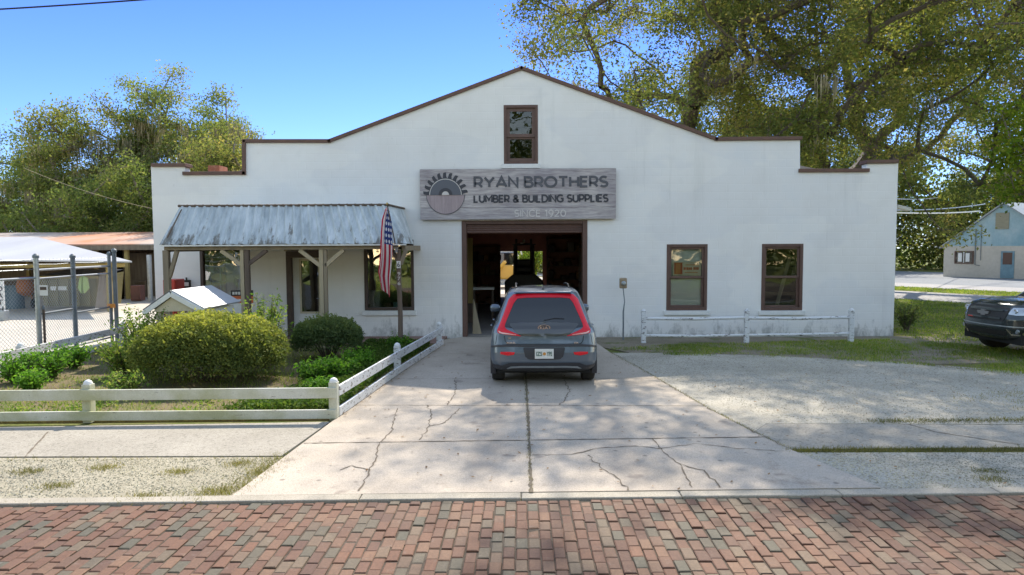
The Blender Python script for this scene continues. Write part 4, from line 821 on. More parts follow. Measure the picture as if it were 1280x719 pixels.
for i, (b, c, r_, n, lab, ms) in enumerate(lt):
    tree('oak_tree', b, 3.2 if i != 5 else 1.5, c, r_, n, 7, 66, .082, .34, FORL if i % 2 else OAKL, BARKL, lab, 'oaks of the wood behind the sheds', seed=20 + i, sub_s=1.0, sig=.38, hole=.32, moss=ms, shell=.3, mosslen=1.25)
rt = [((29, 66, 0), (29, 66, 8), (8, 4, 9), 120, 'dark leafy tree behind the blue gabled house, left of it'), ((42, 66, 0), (43, 64, 8), (9, 4, 9), 90, 'dark leafy tree behind the blue gabled house, at the frame edge'), ((19, 62, 0), (19, 62, 8), (7.5, 4, 9), 95, 'tree behind the store whose crown shows through the oak')]
for i, (b, c, r_, n, lab) in enumerate(rt):
    tree('forest_tree', b, 3, c, r_, n, 7, 60, .12, .3, OAKL, BARK, lab, 'trees beyond the diagonal road', seed=40 + i, sub_s=1.3, sig=.5, shell=.2)
# far woods that read as one mass, beyond the yards and across the street behind the viewer
def woods(name, segs, label, leaf=.22, dens=9, mat=FORL):
    q = []
    for (x0, y0, x1, y1, h, dep) in segs:
        L = math.hypot(x1 - x0, y1 - y0); n = int(L * dens * h); f = rng.random(n); z = h * (1 - rng.random(n) ** 1.3) * (0.78 + .22 * np.sin(f * L * .55) + .12 * np.sin(f * L * 1.7 + 1)); 
        cen = np.column_stack([x0 + (x1 - x0) * f + rng.normal(size=n) * .5, y0 + (y1 - y0) * f + rng.normal(size=n) * dep * .4, z])
        q.append(np.repeat(cen, 9, 0) + rng.normal(size=(n * 9, 3)) * .42)
    c = np.concatenate(q); c[:, 2] = np.abs(c[:, 2]); return tag(np_mesh(name, leaf_quads(c, leaf, .6, .3), 4, mat), label, 'woodland', kind='stuff')
woods('woodland', [(-75, 55, -12, 52, 6.5, 5), (-12, 58, 14, 62, 5, 4), (12, 66, 34, 66, 12, 5), (24, 70, 75, 62, 10, 5), (-75, 30, -60, 56, 7, 5)], 'dense green undergrowth closing the view beyond the yards', dens=9)
woods('opposite_treeline', [(-60, -22, 60, -22, 13, 6)], 'trees across the brick street, seen only as reflections in the panes', leaf=.4, dens=2.2)

def bush(name, c, r, n, leaf, mat, label, group=None, flat=0.55, seed=1):
    """clipped shrub: stems inside, dense small leaves towards the surface"""
    t = empty(name, (c[0], c[1], 0), label, 'shrub', group); g = np.random.default_rng(seed)
    p = unit(n); p[:, 2] = np.abs(p[:, 2]) * 1.0 - .25 * g.random(n) * (g.random(n) < .5)
    sh = 1 + .022 * np.sin(5 * p[:, 0] + 3 * p[:, 1] + seed) + .02 * np.sin(11 * p[:, 1] + 9 * p[:, 0] + 7 * p[:, 2]); pw = np.sign(p) * np.abs(p) ** .82
    rr = (1 - .30 * g.random(n) ** 1.8) * sh + g.normal(size=n) * .03 + (g.random(n) < .03) * g.random(n) * .10
    q = np.array([c[0], c[1], c[2]]) + pw * np.array(r) * rr[:, None]; q[:, 2] = np.maximum(q[:, 2], .04)
    pn = vnoise(p[:, [0, 2]] * 3 + p[:, [1, 1]], 2.2, seed); keep_ = (vnoise(p[:, [1, 2]] * 4 + p[:, [0, 0]] * 2, 3.1, seed + 3) > -.75) | (g.random(n) < .45)
    rn = np.clip(.12 + .42 * np.clip(p[:, 2], 0, 1) ** 1.6 + .22 * pn + .5 * (g.random(n) - .35), 0, 1)  # yellower towards the top: new growth tone, with the sunlit crest coloured in
    sh_c = []; 
    for k in range(90):
        a, e = g.random() * 6.28, .35 + 1.1 * g.random(); d_ = np.array([math.cos(a) * math.cos(e), math.sin(a) * math.cos(e), math.sin(e)]); b0 = np.array([c[0], c[1], c[2]]) + np.sign(d_) * np.abs(d_) ** .82 * np.array(r) * .96; dv = d_ * .6 + np.array([0, 0, .6]) + g.normal(size=3) * .25
        m_ = 14; f_ = g.random(m_)[:, None]; sh_c.append(b0 + dv * f_ * (.04 + .08 * g.random()) + g.normal(size=(m_, 3)) * .012)
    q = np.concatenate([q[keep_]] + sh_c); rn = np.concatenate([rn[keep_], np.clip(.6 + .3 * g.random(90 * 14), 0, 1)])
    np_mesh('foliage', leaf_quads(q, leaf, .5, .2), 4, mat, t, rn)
    mb = MB()
    for k in range(14):
        a = k * 2.4; mb.tube([(c[0] + .06 * math.cos(a), c[1] + .06 * math.sin(a), 0), (c[0] + r[0] * .35 * math.cos(a), c[1] + r[1] * .35 * math.sin(a), c[2] * .8), (c[0] + r[0] * .7 * math.cos(a), c[1] + r[1] * .7 * math.sin(a), c[2] + r[2] * .45)], [.02, .013, .005], 5)
    mb.build('stems', BARK, t, smooth=True); return t
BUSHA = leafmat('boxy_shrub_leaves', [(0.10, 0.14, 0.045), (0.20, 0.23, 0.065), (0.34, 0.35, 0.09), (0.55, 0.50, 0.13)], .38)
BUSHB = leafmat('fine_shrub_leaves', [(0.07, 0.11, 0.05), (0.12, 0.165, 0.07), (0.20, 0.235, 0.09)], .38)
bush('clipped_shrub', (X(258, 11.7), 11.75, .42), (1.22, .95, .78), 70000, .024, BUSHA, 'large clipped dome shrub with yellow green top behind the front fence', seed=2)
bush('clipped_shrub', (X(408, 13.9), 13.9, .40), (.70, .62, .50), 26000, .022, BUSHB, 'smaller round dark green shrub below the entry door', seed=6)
def leggy(name, c, h, w, nst, nl, leaf, mat, label, seed=1, group=None, aspect=.45):
    t = empty(name, (c[0], c[1], 0), label, 'shrub', group); g = random.Random(seed); mb = MB(); pts = []
    for k in range(nst):
        a = g.uniform(0, 6.28); s = g.uniform(.3, 1) * w; hh = h * g.uniform(.55, 1.0); p0 = Vector((c[0] + g.uniform(-.1, .1) * w, c[1] + g.uniform(-.1, .1) * w, 0)); p3 = Vector((c[0] + s * math.cos(a), c[1] + s * math.sin(a) * .8, hh)); mid = p0.lerp(p3, .55) + Vector((0, 0, hh * .15))
        mb.tube([p0, mid, p3], [.011, .008, .003], 5)
        for j in range(nl):
            f = g.uniform(.25, 1.03); q = p0.lerp(mid, f / .6) if f < .6 else mid.lerp(p3, (f - .6) / .4); pts.append((q.x + g.gauss(0, .05), q.y + g.gauss(0, .05), max(.03, q.z + g.gauss(0, .045))))
    mb.build('stems', BARK, t, smooth=True); np_mesh('foliage', leaf_quads(np.array(pts), leaf, aspect, .4), 4, mat, t); return t
ROSE = leafmat('bright_shrub_leaves', [(0.08, 0.15, 0.03), (0.14, 0.24, 0.045), (0.23, 0.31, 0.08), (0.42, 0.41, 0.15)], .42)
FERN = leafmat('fern_fronds', [(0.06, 0.16, 0.02), (0.12, 0.27, 0.035), (0.21, 0.36, 0.06)], .42)
leggy('flowering_shrub', (X(172, 12.6), 12.6), 1.22, .55, 46, 75, .03, ROSE, 'loose yellow flecked shrub left of the little white gabled shelter', 4)
leggy('flowering_shrub', (X(150, 12.0), 12.0), .75, .5, 40, 60, .028, ROSE, 'lower leafy shrub at the left foot of the big clipped dome', 5)
leggy('leggy_shrub', (X(332, 13.0), 13.0), 1.5, .48, 30, 60, .034, ROSE, 'tall thin leggy shrub between the two clipped shrubs', 9)
leggy('leggy_shrub', (X(316, 13.5), 13.6), .95, .40, 24, 50, .032, ROSE, 'short leggy shrub just behind the big clipped dome', 10)
leggy('yellowing_plant', (X(150, 10.4), 10.4), .42, .38, 34, 40, .026, ROSE, 'small yellowing plant beside the mid fence post', 12)
def fern(x, y, s, label, seed, mat=FERN):
    t = leggy('leafy_plant', (x, y), s * .85, s * .75, 40, 46, .03, mat, label, seed); t['category'] = 'plant'; t['group'] = 'bright leafy plants in the garden bed'
for i, (px, py, s, lab) in enumerate([(20, 480, .62, 'leafy plant clump at the left frame edge in the garden'), (62, 474, .66, 'fullest bright leafy plant clump left of the mid fence post'), (92, 462, .55, 'leafy plant clump right behind the fullest one'), (40, 492, .42, 'small leafy plant clump close to the front fence, left'), (392, 480, .48, 'bright leafy plant clump under the smaller round shrub'), (425, 476, .48, 'leafy plant clump between small round shrub and driveway fence'), (400, 497, .34, 'small leafy plant clump near the corner fence post'), (448, 462, .42, 'leafy plant clump behind the middle post of the driveway fence'), (500, 440, .38, 'leafy plant clump around the foot of the right porch post')]):
    c = G(px, py); fern(c.x, c.y, s, lab, 60 + i)
# low ground cover by the driveway fence
pg = scatter([(-4.2, 9.4), (-2.65, 9.5), (-2.45, 12.9), (-2.1, 15.8), (-3.6, 16.0), (-3.4, 12)], 30000); pg = pg[vnoise(pg, 2.2, 13) > -.35 + .25 * rng.normal(size=len(pg))]
cg = np.column_stack([pg, .03 + rng.random(len(pg)) * (.12 + .05 * (pg[:, 1] > 12.5))])
tag(np_mesh('ground_cover', leaf_quads(cg, .028, .5, .6), 4, leafmat('ground_cover_leaves', [(0.05, 0.10, 0.02), (0.09, 0.16, 0.03), (0.15, 0.20, 0.05)], .35)), 'low leafy ground cover along the driveway fence', 'ground cover', kind='stuff')
pg = scatter([(-9.4, 9.15), (-3, 9.3), (-3, 10.2), (-9.4, 10.2)], 9000); pg = pg[vnoise(pg, 1.9, 17) > .25 + .2 * rng.normal(size=len(pg))]
cg = np.column_stack([pg, .03 + rng.random(len(pg)) * .10]); tag(np_mesh('weeds', leaf_quads(cg, .024, .45, .5), 4, ROSE), 'weeds sprouting behind the front fence', 'weeds', kind='stuff')
leggy('weedy_bush', (X(1135, 18.6), 18.6), .75, .5, 34, 45, .035, BUSHB, 'dark weedy bush at the right end of the store wall', 31)

# ================================================================== CHAIN LINK FENCE AND GATE
clf = empty('chain_link_fence', (-10, 14, 0), 'grey chain link fence and gate with barbed strands before the sandy yard', 'fence')
cpts = [(-10.35, 10.2), (X(45, 14.0), 14.0), (X(91, 15.4), 15.4), (X(136.5, 16.9), 16.9)]
def cpost(q, h, r, mat, nm='post'):
    MB().tube([(q[0], q[1], -.02), (q[0], q[1], h)], r, 10).build(nm, mat, clf, smooth=True); MB().lathe((q[0], q[1], h), [(r * 1.25, -.03), (r * 1.25, .02), (r * .5, .06)], 10).build('post_cap', POSTG, clf, smooth=True)
cpost(cpts[0], 2.15, .035, METALG); cpost(cpts[1], 2.18, .05, METALG); cpost((cpts[1][0] + .02, cpts[1][1] + .13), 1.1, .025, WOODD, 'hinge_post'); cpost(cpts[2], 2.16, .05, POSTG); cpost(cpts[3], 2.2, .04, POSTG); cpost((cpts[3][0] + .1, cpts[3][1] + .05), 2.28, .05, POSTG)
def seg(a, b, z, r, mat=METALG, nm='rail'): MB().tube([(a[0], a[1], z), (b[0], b[1], z)], r, 8).build(nm, mat, clf, smooth=True)
seg(cpts[0], cpts[1], 1.74, .022); seg(cpts[1], cpts[2], 1.9, .022); seg(cpts[2], cpts[3], 1.9, .022); seg(cpts[1], cpts[2], 1.72, .018); seg(cpts[2], cpts[3], 1.72, .018); seg(cpts[1], cpts[2], .98, .022, POSTG); seg(cpts[2], cpts[3], .88, .022, POSTG)
seg(cpts[1], cpts[2], .12, .02, POSTG); seg(cpts[2], cpts[3], .12, .02, POSTG)
for a, b in zip(cpts[:-1], cpts[1:]):
    mb = MB()
    for z in (1.92, 2.02, 2.12):
        if z == 1.92 and a is not cpts[0]: continue
        mb.tube([(a[0], a[1], z), ((a[0] + b[0]) / 2, (a[1] + b[1]) / 2, z - .015), (b[0], b[1], z)], .0035, 4)
        L = math.hypot(b[0] - a[0], b[1] - a[1])
        for k in range(int(L / .13)): f = (k + .5) / int(L / .13); p_ = Vector((a[0] + (b[0] - a[0]) * f, a[1] + (b[1] - a[1]) * f, z - .01)); mb.bar(p_ + Vector((-.015, .01, -.02)), p_ + Vector((.015, -.01, .02)), .004)
    mb.build('barbed_wire', METALG, clf)
def mesh_panel(a, b, z0, z1, pitch=.085):
    a = np.array([a[0], a[1]]); b = np.array([b[0], b[1]]); L = np.linalg.norm(b - a); d = (b - a) / L; H = z1 - z0; q = []; r = .0034
    n3 = np.array([d[1], -d[0], 0])
    for sgn in (1, -1):
        for s in np.arange(-H, L + H, pitch):
            t0, t1 = max(0, -s if sgn > 0 else s - L), min(H, L - s if sgn > 0 else s)
            if t1 <= t0: continue
            s0, s1 = s + sgn * t0, s + sgn * t1; P = np.array([a[0] + d[0] * s0, a[1] + d[1] * s0, z0 + t0]); Q = np.array([a[0] + d[0] * s1, a[1] + d[1] * s1, z0 + t1])
            w = np.array([-sgn * d[0], -sgn * d[1], 1]) * .707 * r; n = n3 * r
            q += [[P - w, P + n, Q + n, Q - w], [P + n, P + w, Q + w, Q + n], [P + w, P - n, Q - n, Q + w], [P - n, P - w, Q - w, Q - n]]
    np_mesh('wire_mesh', np.array(q), 4, METALG, clf)
mesh_panel(cpts[0], cpts[1], .06, 1.74); mesh_panel(cpts[1], cpts[2], .1, 1.72); mesh_panel(cpts[2], cpts[3], .1, 1.72)
MB().box(cpts[3][0] - .06, cpts[3][0] + .14, cpts[3][1] - .07, cpts[3][1] - .05, .86, .96).build('latch_tag', plain('orange_tag', (.65, .25, .04), .6), clf)
gs = empty('gate_notice', (X(52, 13.95), 13.95, 1.5), 'small white notice with dark band wired to the gate', 'sign')
B(X(49, 13.93), X(59, 13.93), 13.90, 13.91, Z(367, 13.93), Z(354, 13.93)).build('panel', WHITE, gs); B(X(50, 13.93), X(58, 13.93), 13.893, 13.899, Z(360, 13.93), Z(356, 13.93)).build('text_band', DKBROWN, gs)
# ================================================================== YARD SHEDS
RUST = M('rusted_roof_sheets', (0.55, 0.20, 0.08), (0.45, 0.30, 0.22), 0.45, 0.6, c3=(0.50, 0.49, 0.46), stretch=(1, .3, 1), fine=6, bs=.2)
WROOF = M('white_roof_sheets', (0.47, 0.47, 0.46), (0.38, 0.38, 0.38), .6, 0.5, stretch=(1, .2, 1))
OLDW = M('old_grey_boards', (0.20, 0.16, 0.11), (0.12, 0.095, 0.07), 3, .9, stretch=(3, 3, .3))
YP = M('yellow_pine_post', (0.42, 0.33, 0.12), (0.33, 0.26, 0.10), 3, .85, stretch=(2, 2, .3))
sh = empty('open_shed', (-19, 27, 0), 'low open shed with pale sheet roof behind the chain link fence', 'shed')
ec = (X(165, 24, 326), 24.0, Z(326.5, 24, 165)); rc = (X(48, 30, 297), 30.0, Z(296.5, 30, 48))
mb = MB(); zl = Z(318.5, 24, 0)
vsr = [ec, (-34, 24, zl + .05), (-34, 30, rc[2] + .1), rc, (-22.5, 36, ec[2])]
mb.add(vsr + [(a, b, c - .05) for a, b, c in vsr], [(0, 1, 2, 3), (0, 3, 4), (5, 8, 7, 6), (5, 9, 8), (0, 5, 6, 1), (0, 4, 9, 5), (3, 2, 7, 8), (4, 3, 8, 9)]); mb.build('roof', WROOF, sh)
for x, y in ((-15.2, 25), (-19.5, 25), (-24, 25), (-28.5, 25), (-15, 33), (-24, 33)): B(x - .07, x + .07, y - .07, y + .07, 0, 1.85).build('post', YP, sh)
B(-33, ec[0] - .6, 24.5, 24.6, 1.66, 1.80).build('eave_beam', YP, sh)
B(-33, -15.5, 33.2, 33.3, 0.0, 2.1).build('back_wall', OLDW, sh)
fs_ = empty('rusted_shed', (-16, 36, 0), 'long open shed with rust streaked metal roof beside the store', 'shed')
mb = MB(); e0 = Z(305, 31, 150); t0 = Z(290.5, 38, 100)
vsr = [(-40, 31, e0), (-10.2, 31, e0), (-10.2, 38, t0), (-40, 38, t0)]; mb.add(vsr + [(a, b, c - .06) for a, b, c in vsr], [(0, 1, 2, 3), (7, 6, 5, 4), (0, 4, 5, 1), (1, 5, 6, 2), (2, 6, 7, 3), (3, 7, 4, 0)]); mb.build('roof', RUST, fs_)
B(-40, -10.2, 30.95, 31.05, e0 - .28, e0 - .07).build('fascia', OLDW, fs_)
for px in (150, 158.5, 120, 150): x = X(px, 31.3); B(x - .08, x + .08, 31.25, 31.4, 0, e0 - .06).build('post', YP, fs_)
x = X(186.5, 29.5); MB().tube([(x, 29.5, 0), (x, 29.5, 2.05)], .10, 10).build('steel_post', METALG, fs_, smooth=True)
for k in range(60):
    x = -39.8 + k * .5; B(x, x + .47, 37.6 + random.uniform(0, .05), 37.66 + .05, 0, 2.5 + random.uniform(-.1, .1)).build('back_board', OLDW, fs_)
# things in the yard
dm = empty('dumpster', (X(92, 26.2), 26.2, 0), 'olive dumpster with pale lettering patches under the open shed', 'dumpster')
OL = M('olive_paint', (0.20, 0.17, 0.06), (0.15, 0.13, 0.05), 2, .6); a, b = X(52, 26), X(124, 26)
MB().add([(a + .1, 25.9, .12), (b - .1, 25.9, .12), (b, 25.8, 1.25), (a, 25.8, 1.25), (a + .1, 27.5, .12), (b - .1, 27.5, .12), (b, 27.6, 1.4), (a, 27.6, 1.4)], [(0, 1, 2, 3), (5, 4, 7, 6), (4, 0, 3, 7), (1, 5, 6, 2), (0, 4, 5, 1)]).build('bin_body', OL, dm)
B(a - .03, b + .03, 25.74, 25.86, 1.2, 1.3).build('rim', YP, dm); MB().add([(a, 25.85, 1.31), (b, 25.85, 1.31), (b, 27.6, 1.46), (a, 27.6, 1.46), (a, 25.85, 1.34), (b, 25.85, 1.34), (b, 27.6, 1.49), (a, 27.6, 1.49)], [(3, 2, 1, 0), (4, 5, 6, 7), (0, 1, 5, 4), (2, 3, 7, 6)]).build('lid', BLACK, dm)
for q in ((62, 84, 358, 363),): B(X(q[0], 25.8), X(q[1], 25.8), 25.785, 25.795, Z(q[3], 25.8, 70), Z(q[2], 25.8, 70)).build('faded_lettering', WHITE, dm)
for k in range(5): x = a + .3 + k * (b - a - .6) / 4; B(x - .03, x + .03, 25.76, 25.84, .15, 1.2).build('rib', OL, dm)
wp = empty('board_stack', (X(128, 25.4), 25.4, 0), 'row of tall weathered boards leaning right of the olive dumpster', 'boards')
for k in range(7): x = X(121.5, 25.4) + k * .085; MB().bar((x, 25.2, 0), (x + random.uniform(-.02, .02), 25.6, Z(341 + random.uniform(-2, 2), 25.4, 128)), .075, .025).build('board', M('pale_board', (.40, .33, .27), (.30, .25, .20), 3, .9) if k == 0 else bpy.data.materials['pale_board'], wp)
hv = empty('safety_vest', (X(104, 25.3), 25.3, .9), 'lime safety vest hanging beside the dumpster', 'vest')
vx, vz = X(103.5, 25.3), Z(345, 25.3, 103); LV = plain('lime_vest', (.45, .60, .22), .8)
for s in (-1, 1): MB().add([(vx + s * .02, 25.25, vz), (vx + s * .14, 25.28, vz - .08), (vx + s * .20, 25.26, vz - .45), (vx + s * .05, 25.2, vz - .65), (vx + s * .02, 25.2, vz - .3), (vx + s * .02, 25.33, vz), (vx + s * .14, 25.34, vz - .08), (vx + s * .20, 25.33, vz - .45), (vx + s * .05, 25.3, vz - .65), (vx + s * .02, 25.3, vz - .3)], [(0, 1, 2, 3, 4), (9, 8, 7, 6, 5), (0, 5, 6, 1), (1, 6, 7, 2), (2, 7, 8, 3)]).build('vest_panel', LV, hv)
MB().tube([(vx, 25.3, vz + .02), (vx, 25.3, 1.85)], .008).build('hanger', BLACK, hv)
bb = empty('rusty_cabinet', (X(168, 29.8), 29.9, 0), 'reddish brown metal cabinet standing under the rusted shed', 'cabinet')
B(X(161.5, 29.8), X(174, 29.8), 29.8, 30.2, .03, Z(357, 29.8, 168)).build('cabinet_body', M('red_brown_metal', (.25, .11, .08), (.18, .09, .07), 3, .7), bb, bevel=.02); B(X(163, 29.8), X(172.5, 29.8), 29.78, 29.797, .08, Z(359, 29.8, 168)).build('cabinet_door', M('red_brown_door', (.22, .10, .08), (.16, .08, .06), 4, .7), bb)
wt = empty('work_table', (X(180, 33), 33, 0), 'plain work table in the shade of the rusted shed', 'table')
B(X(171, 33), X(187, 33), 32.6, 33.3, .72, .78).build('tabletop', OLDW, wt)
for px in (172, 186):
    for y in (32.65, 33.25): x = X(px, 33); B(x - .03, x + .03, y - .03, y + .03, 0, .72).build('leg', OLDW, wt)
for k, (px, c_, lab) in enumerate([(12, (0.10, .17, .22), 'blue grey drum under the open shed, far left'), (18.5, (.12, .19, .24), 'blue grey drum beside the far left one')]):
    x = X(px, 26.5); d_ = MB().lathe((x, 26.5, 0), [(.26, 0), (.27, .02), (.26, .3), (.275, .31), (.26, .33), (.26, .6), (.275, .61), (.26, .63), (.265, .9), (.25, .91), (.24, .89)], 18).build('drum', plain('drum_paint', c_, .5), smooth=True, origin=(x, 26.5, 0)); tag(d_, lab, 'drum', 'drums under the open shed')
om = empty('orange_mixer', (X(31, 26.5), 26.5, 0), 'orange machine on two wheels under the open shed', 'machine'); ORG = M('orange_paint', (.50, .17, .03), (.38, .13, .04), 4, .6)
mx2 = X(31, 26.5); MB().lathe((mx2, 26.5, .5), [(.12, 0), (.30, .15), (.34, .4), (.26, .65), (.16, .75)], 14).build('mixing_drum', ORG, om, smooth=True)
for s in (-1, 1): MB().lathe((mx2 + s * .33, 26.5, .2), [(.2, -.04), (.2, .04)], 16, 'x').build('wheel', RUBBER, om); MB().bar((mx2 + s * .3, 26.5, .2), (mx2 + s * .12, 26.5, .7), .04).build('support', ORG, om)
ys = empty('vertical_sign', (X(1, 22), 22, 0), 'white upright sign with black vertical letters at the left edge', 'sign')
B(X(-9, 22), X(4, 22), 21.95, 22.0, Z(391, 22, 2), Z(350, 22, 2)).build('panel', WHITE, ys); B(X(-12, 22), X(6, 22), 21.85, 22.1, 0, Z(388, 22, 2)).build('base', METALG, ys, bevel=.02)
for k, ch_ in enumerate('OATH'): zc = Z(361 + k * 8.5, 21.94, 2); text_mesh('lettering', ch_, X(-4, 22), X(3.2, 22), zc - .085, zc + .085, 21.94, BLACK, ys, .01, .01)

# ================================================================== little white gabled shelter
lh = empty('display_shelter', (-6.4, 13.3, 0), 'small white gabled shelter with sunlit metal roof behind the clipped dome shrub', 'shelter')
ya, yb = 12.6, 14.1; rx, rz = X(214.5, ya), Z(364.5, ya, 214); ex, ez = X(255, ya), Z(387, ya, 255); lx, lz = X(179.5, ya), Z(388.5, ya, 180)
def slope(a, b, nm, mat):
    d = Vector((b[0] - a[0], 0, b[1] - a[1])).normalized(); n = Vector((-d.z, 0, d.x)); n = n if n.z > 0 else -n; vs = []
    for y in (ya - .06, yb + .06):
        for P in (a, b): q = Vector((P[0], y, P[1])); vs += [q, q + n * .035]
    MB().add(vs, [(0, 1, 3, 2), (4, 6, 7, 5), (1, 5, 7, 3), (0, 2, 6, 4), (0, 4, 5, 1), (2, 3, 7, 6)]).build(nm, mat, lh)
SHR = M('shelter_roof_metal', (.52, .53, .55), (.44, .46, .49), 2, .45, .2)
slope((rx, rz), (ex, ez), 'roof_sheet', SHR); slope((rx, rz), (lx, lz), 'roof_sheet', M('dark_shelter_roof', (.10, .10, .10), (.15, .15, .14), 3, .6))
MB().bar((rx, ya - .075, rz - .045), (ex, ya - .075, ez - .045), .03, .085).build('barge_board', WHITE, lh); MB().bar((rx, ya - .08, rz - .045), (lx, ya - .08, lz - .045), .03, .085).build('barge_board', WHITE, lh)
MB().add([(rx, ya - .04, rz - .10), (ex - .15, ya - .04, ez - .02), (lx + .15, ya - .04, lz - .02), (rx, ya - .01, rz - .10), (ex - .15, ya - .01, ez - .02), (lx + .15, ya - .01, lz - .02)], [(0, 1, 2), (5, 4, 3), (0, 3, 4, 1), (1, 4, 5, 2), (2, 5, 3, 0)]).build('gable_panel', CREAM, lh)
for x in (X(196, ya), X(226, ya), ):
    for y in (ya + .04, yb - .04): B(x - .045, x + .045, y - .045, y + .045, 0, ez - .02).build('post', CREAM, lh)
B(X(226, ya) + .05, ex - .12, ya + .03, ya + .06, .55, ez - .06).build('side_board', WHITE, lh); B(lx + .25, ex - .14, ya + .2, yb - .1, .45, .50).build('shelf', WHITE, lh); B(ex - .14, ex - .11, ya + .065, yb, .5, ez - .04).build('side_board', WHITE, lh)
B(lx + .2, ex - .12, yb - .05, yb - .02, .5, ez - .05).build('back_board', WHITE, lh)
# ================================================================== things at the wall
rb_ = empty('red_cabinet', (X(217, 17), 17, 0), 'red metal box standing against the wall behind the left porch post', 'cabinet'); RED = plain('red_enamel', (.55, .05, .035), .4)
ra, rbx = X(209, 17), X(224, 17); B(ra, rbx, 16.75, 17.25, .05, Z(349, 17, 217)).build('cabinet_body', RED, rb_, bevel=.02); B(ra + .03, rbx - .03, 16.725, 16.747, .12, 1.0).build('cabinet_door', RED, rb_, bevel=.01); B(ra + .04, rbx - .05, 16.735, 16.747, 1.2, 1.27).build('white_stripe', WHITE, rb_); B(rbx - .07, rbx - .05, 16.70, 16.724, .5, .7).build('handle', METALG, rb_)
ss = empty('small_wall_sign', (X(233, YF), YF - .02, 1.2), 'small black and white sign on the wall right of the red box', 'sign'); a, b = X(228, YF), X(238, YF)
B(a, b, YF - .04, YF - .01, Z(361, YF, 233), Z(350, YF, 233)).build('panel', BLACK, ss); B(a + .045, b - .04, YF - .05, YF - .042, Z(357.5, YF, 233), Z(353, YF, 233)).build('white_square', WHITE, ss)
os_ = empty('orange_yard_sign', (X(300, 16.4), 16.4, 0), 'orange sign with black header leaning below the left shop window', 'sign'); a, b = X(288, 16.4), X(315, 16.4); zt, zm_, zb_ = Z(363, 16.4, 300), Z(370, 16.4, 300), Z(379, 16.4, 300)
B(a, b, 16.38, 16.42, zm_ + .003, zt).build('header', BLACK, os_); B(a, b, 16.38, 16.42, zb_, zm_).build('panel', M('orange_sign_face', (.62, .16, .05), (.55, .13, .04), 3, .6), os_); B(a, b, 16.38, 16.42, .6, zb_ - .003).build('lower_panel', WHITE, os_)
mb = MB(); random.seed(3)
for k in range(7): mb.box(a + .04 + k * .068, a + .09 + k * .068, 16.368, 16.379, zm_ + .035, zt - .035)
mb.build('pale_lettering', WHITE, os_); B(a + .03, b - .06, 16.368, 16.379, zb_ + .06, zb_ + .10).build('pale_line', WHITE, os_)
for x in (a + .03, b - .03): B(x - .012, x + .012, 16.425, 16.45, 0, zt).build('leg', POSTG, os_)
# poster inside window A, blinds
po = empty('window_poster', ((WA[0] + WA[1]) / 2, YF + .1, 1.8), 'cream poster with red block and orange lettering in the left of the two windows', 'poster')
POC = plain('cream_paper', (.66, .55, .38), .8); POR = plain('poster_red', (.50, .10, .04), .8); POO = plain('poster_orange', (.62, .24, .07), .8)
px0, px1 = X(842, YF), X(877, YF); pz0, pz1 = Z(344.5, YF, 860), Z(327.5, YF, 860)
B(px0, px1, YF + .064, YF + .068, pz0, pz1).build('paper', POC, po); B(px0 + .03, px0 + .24, YF + .0595, YF + .0635, pz0 + .03, pz1 - .02).build('red_block', POR, po); B(px0 + .07, px0 + .19, YF + .0585, YF + .0592, pz0 + .05, pz1 - .04).build('orange_panel', POO, po)
mb = MB(); xx = px0 + .27
for w_ in (.05, .03, .05, .04, .05, .0, .05, .045, .05): mb.box(xx, xx + max(w_, .001) - .008 if w_ else xx + .001, YF + .0595, YF + .0635, pz0 + .14, pz0 + .21); xx += w_ if w_ else .03
mb.build('orange_lettering', POR, po); B(px0 + .30, px1 - .08, YF + .0595, YF + .0635, pz0 + .065, pz0 + .085).build('small_line', POO, po); B(px0 + .32, px1 - .06, YF + .0595, YF + .0635, pz0 + .26, pz0 + .28).build('small_line', POO, po)
bl = empty('roller_blind', ((WA[0] + WA[1]) / 2, YF + .2, 1.2), 'pale pulled shade behind the window with the poster', 'blind')
B(WA[0] + .05, WA[1] - .05, YF + .16, YF + .165, WA[2] + .05, WA[3] - .05).build('shade_cloth', M('shade_cloth', (.72, .72, .63), (.60, .60, .52), 1.2, .9, stretch=(1, 1, 3)), bl); MB().tube([(WA[0] + .05, YF + .17, WA[3] - .06), (WA[1] - .05, YF + .17, WA[3] - .06)], .025).build('roller', WHITE, bl)
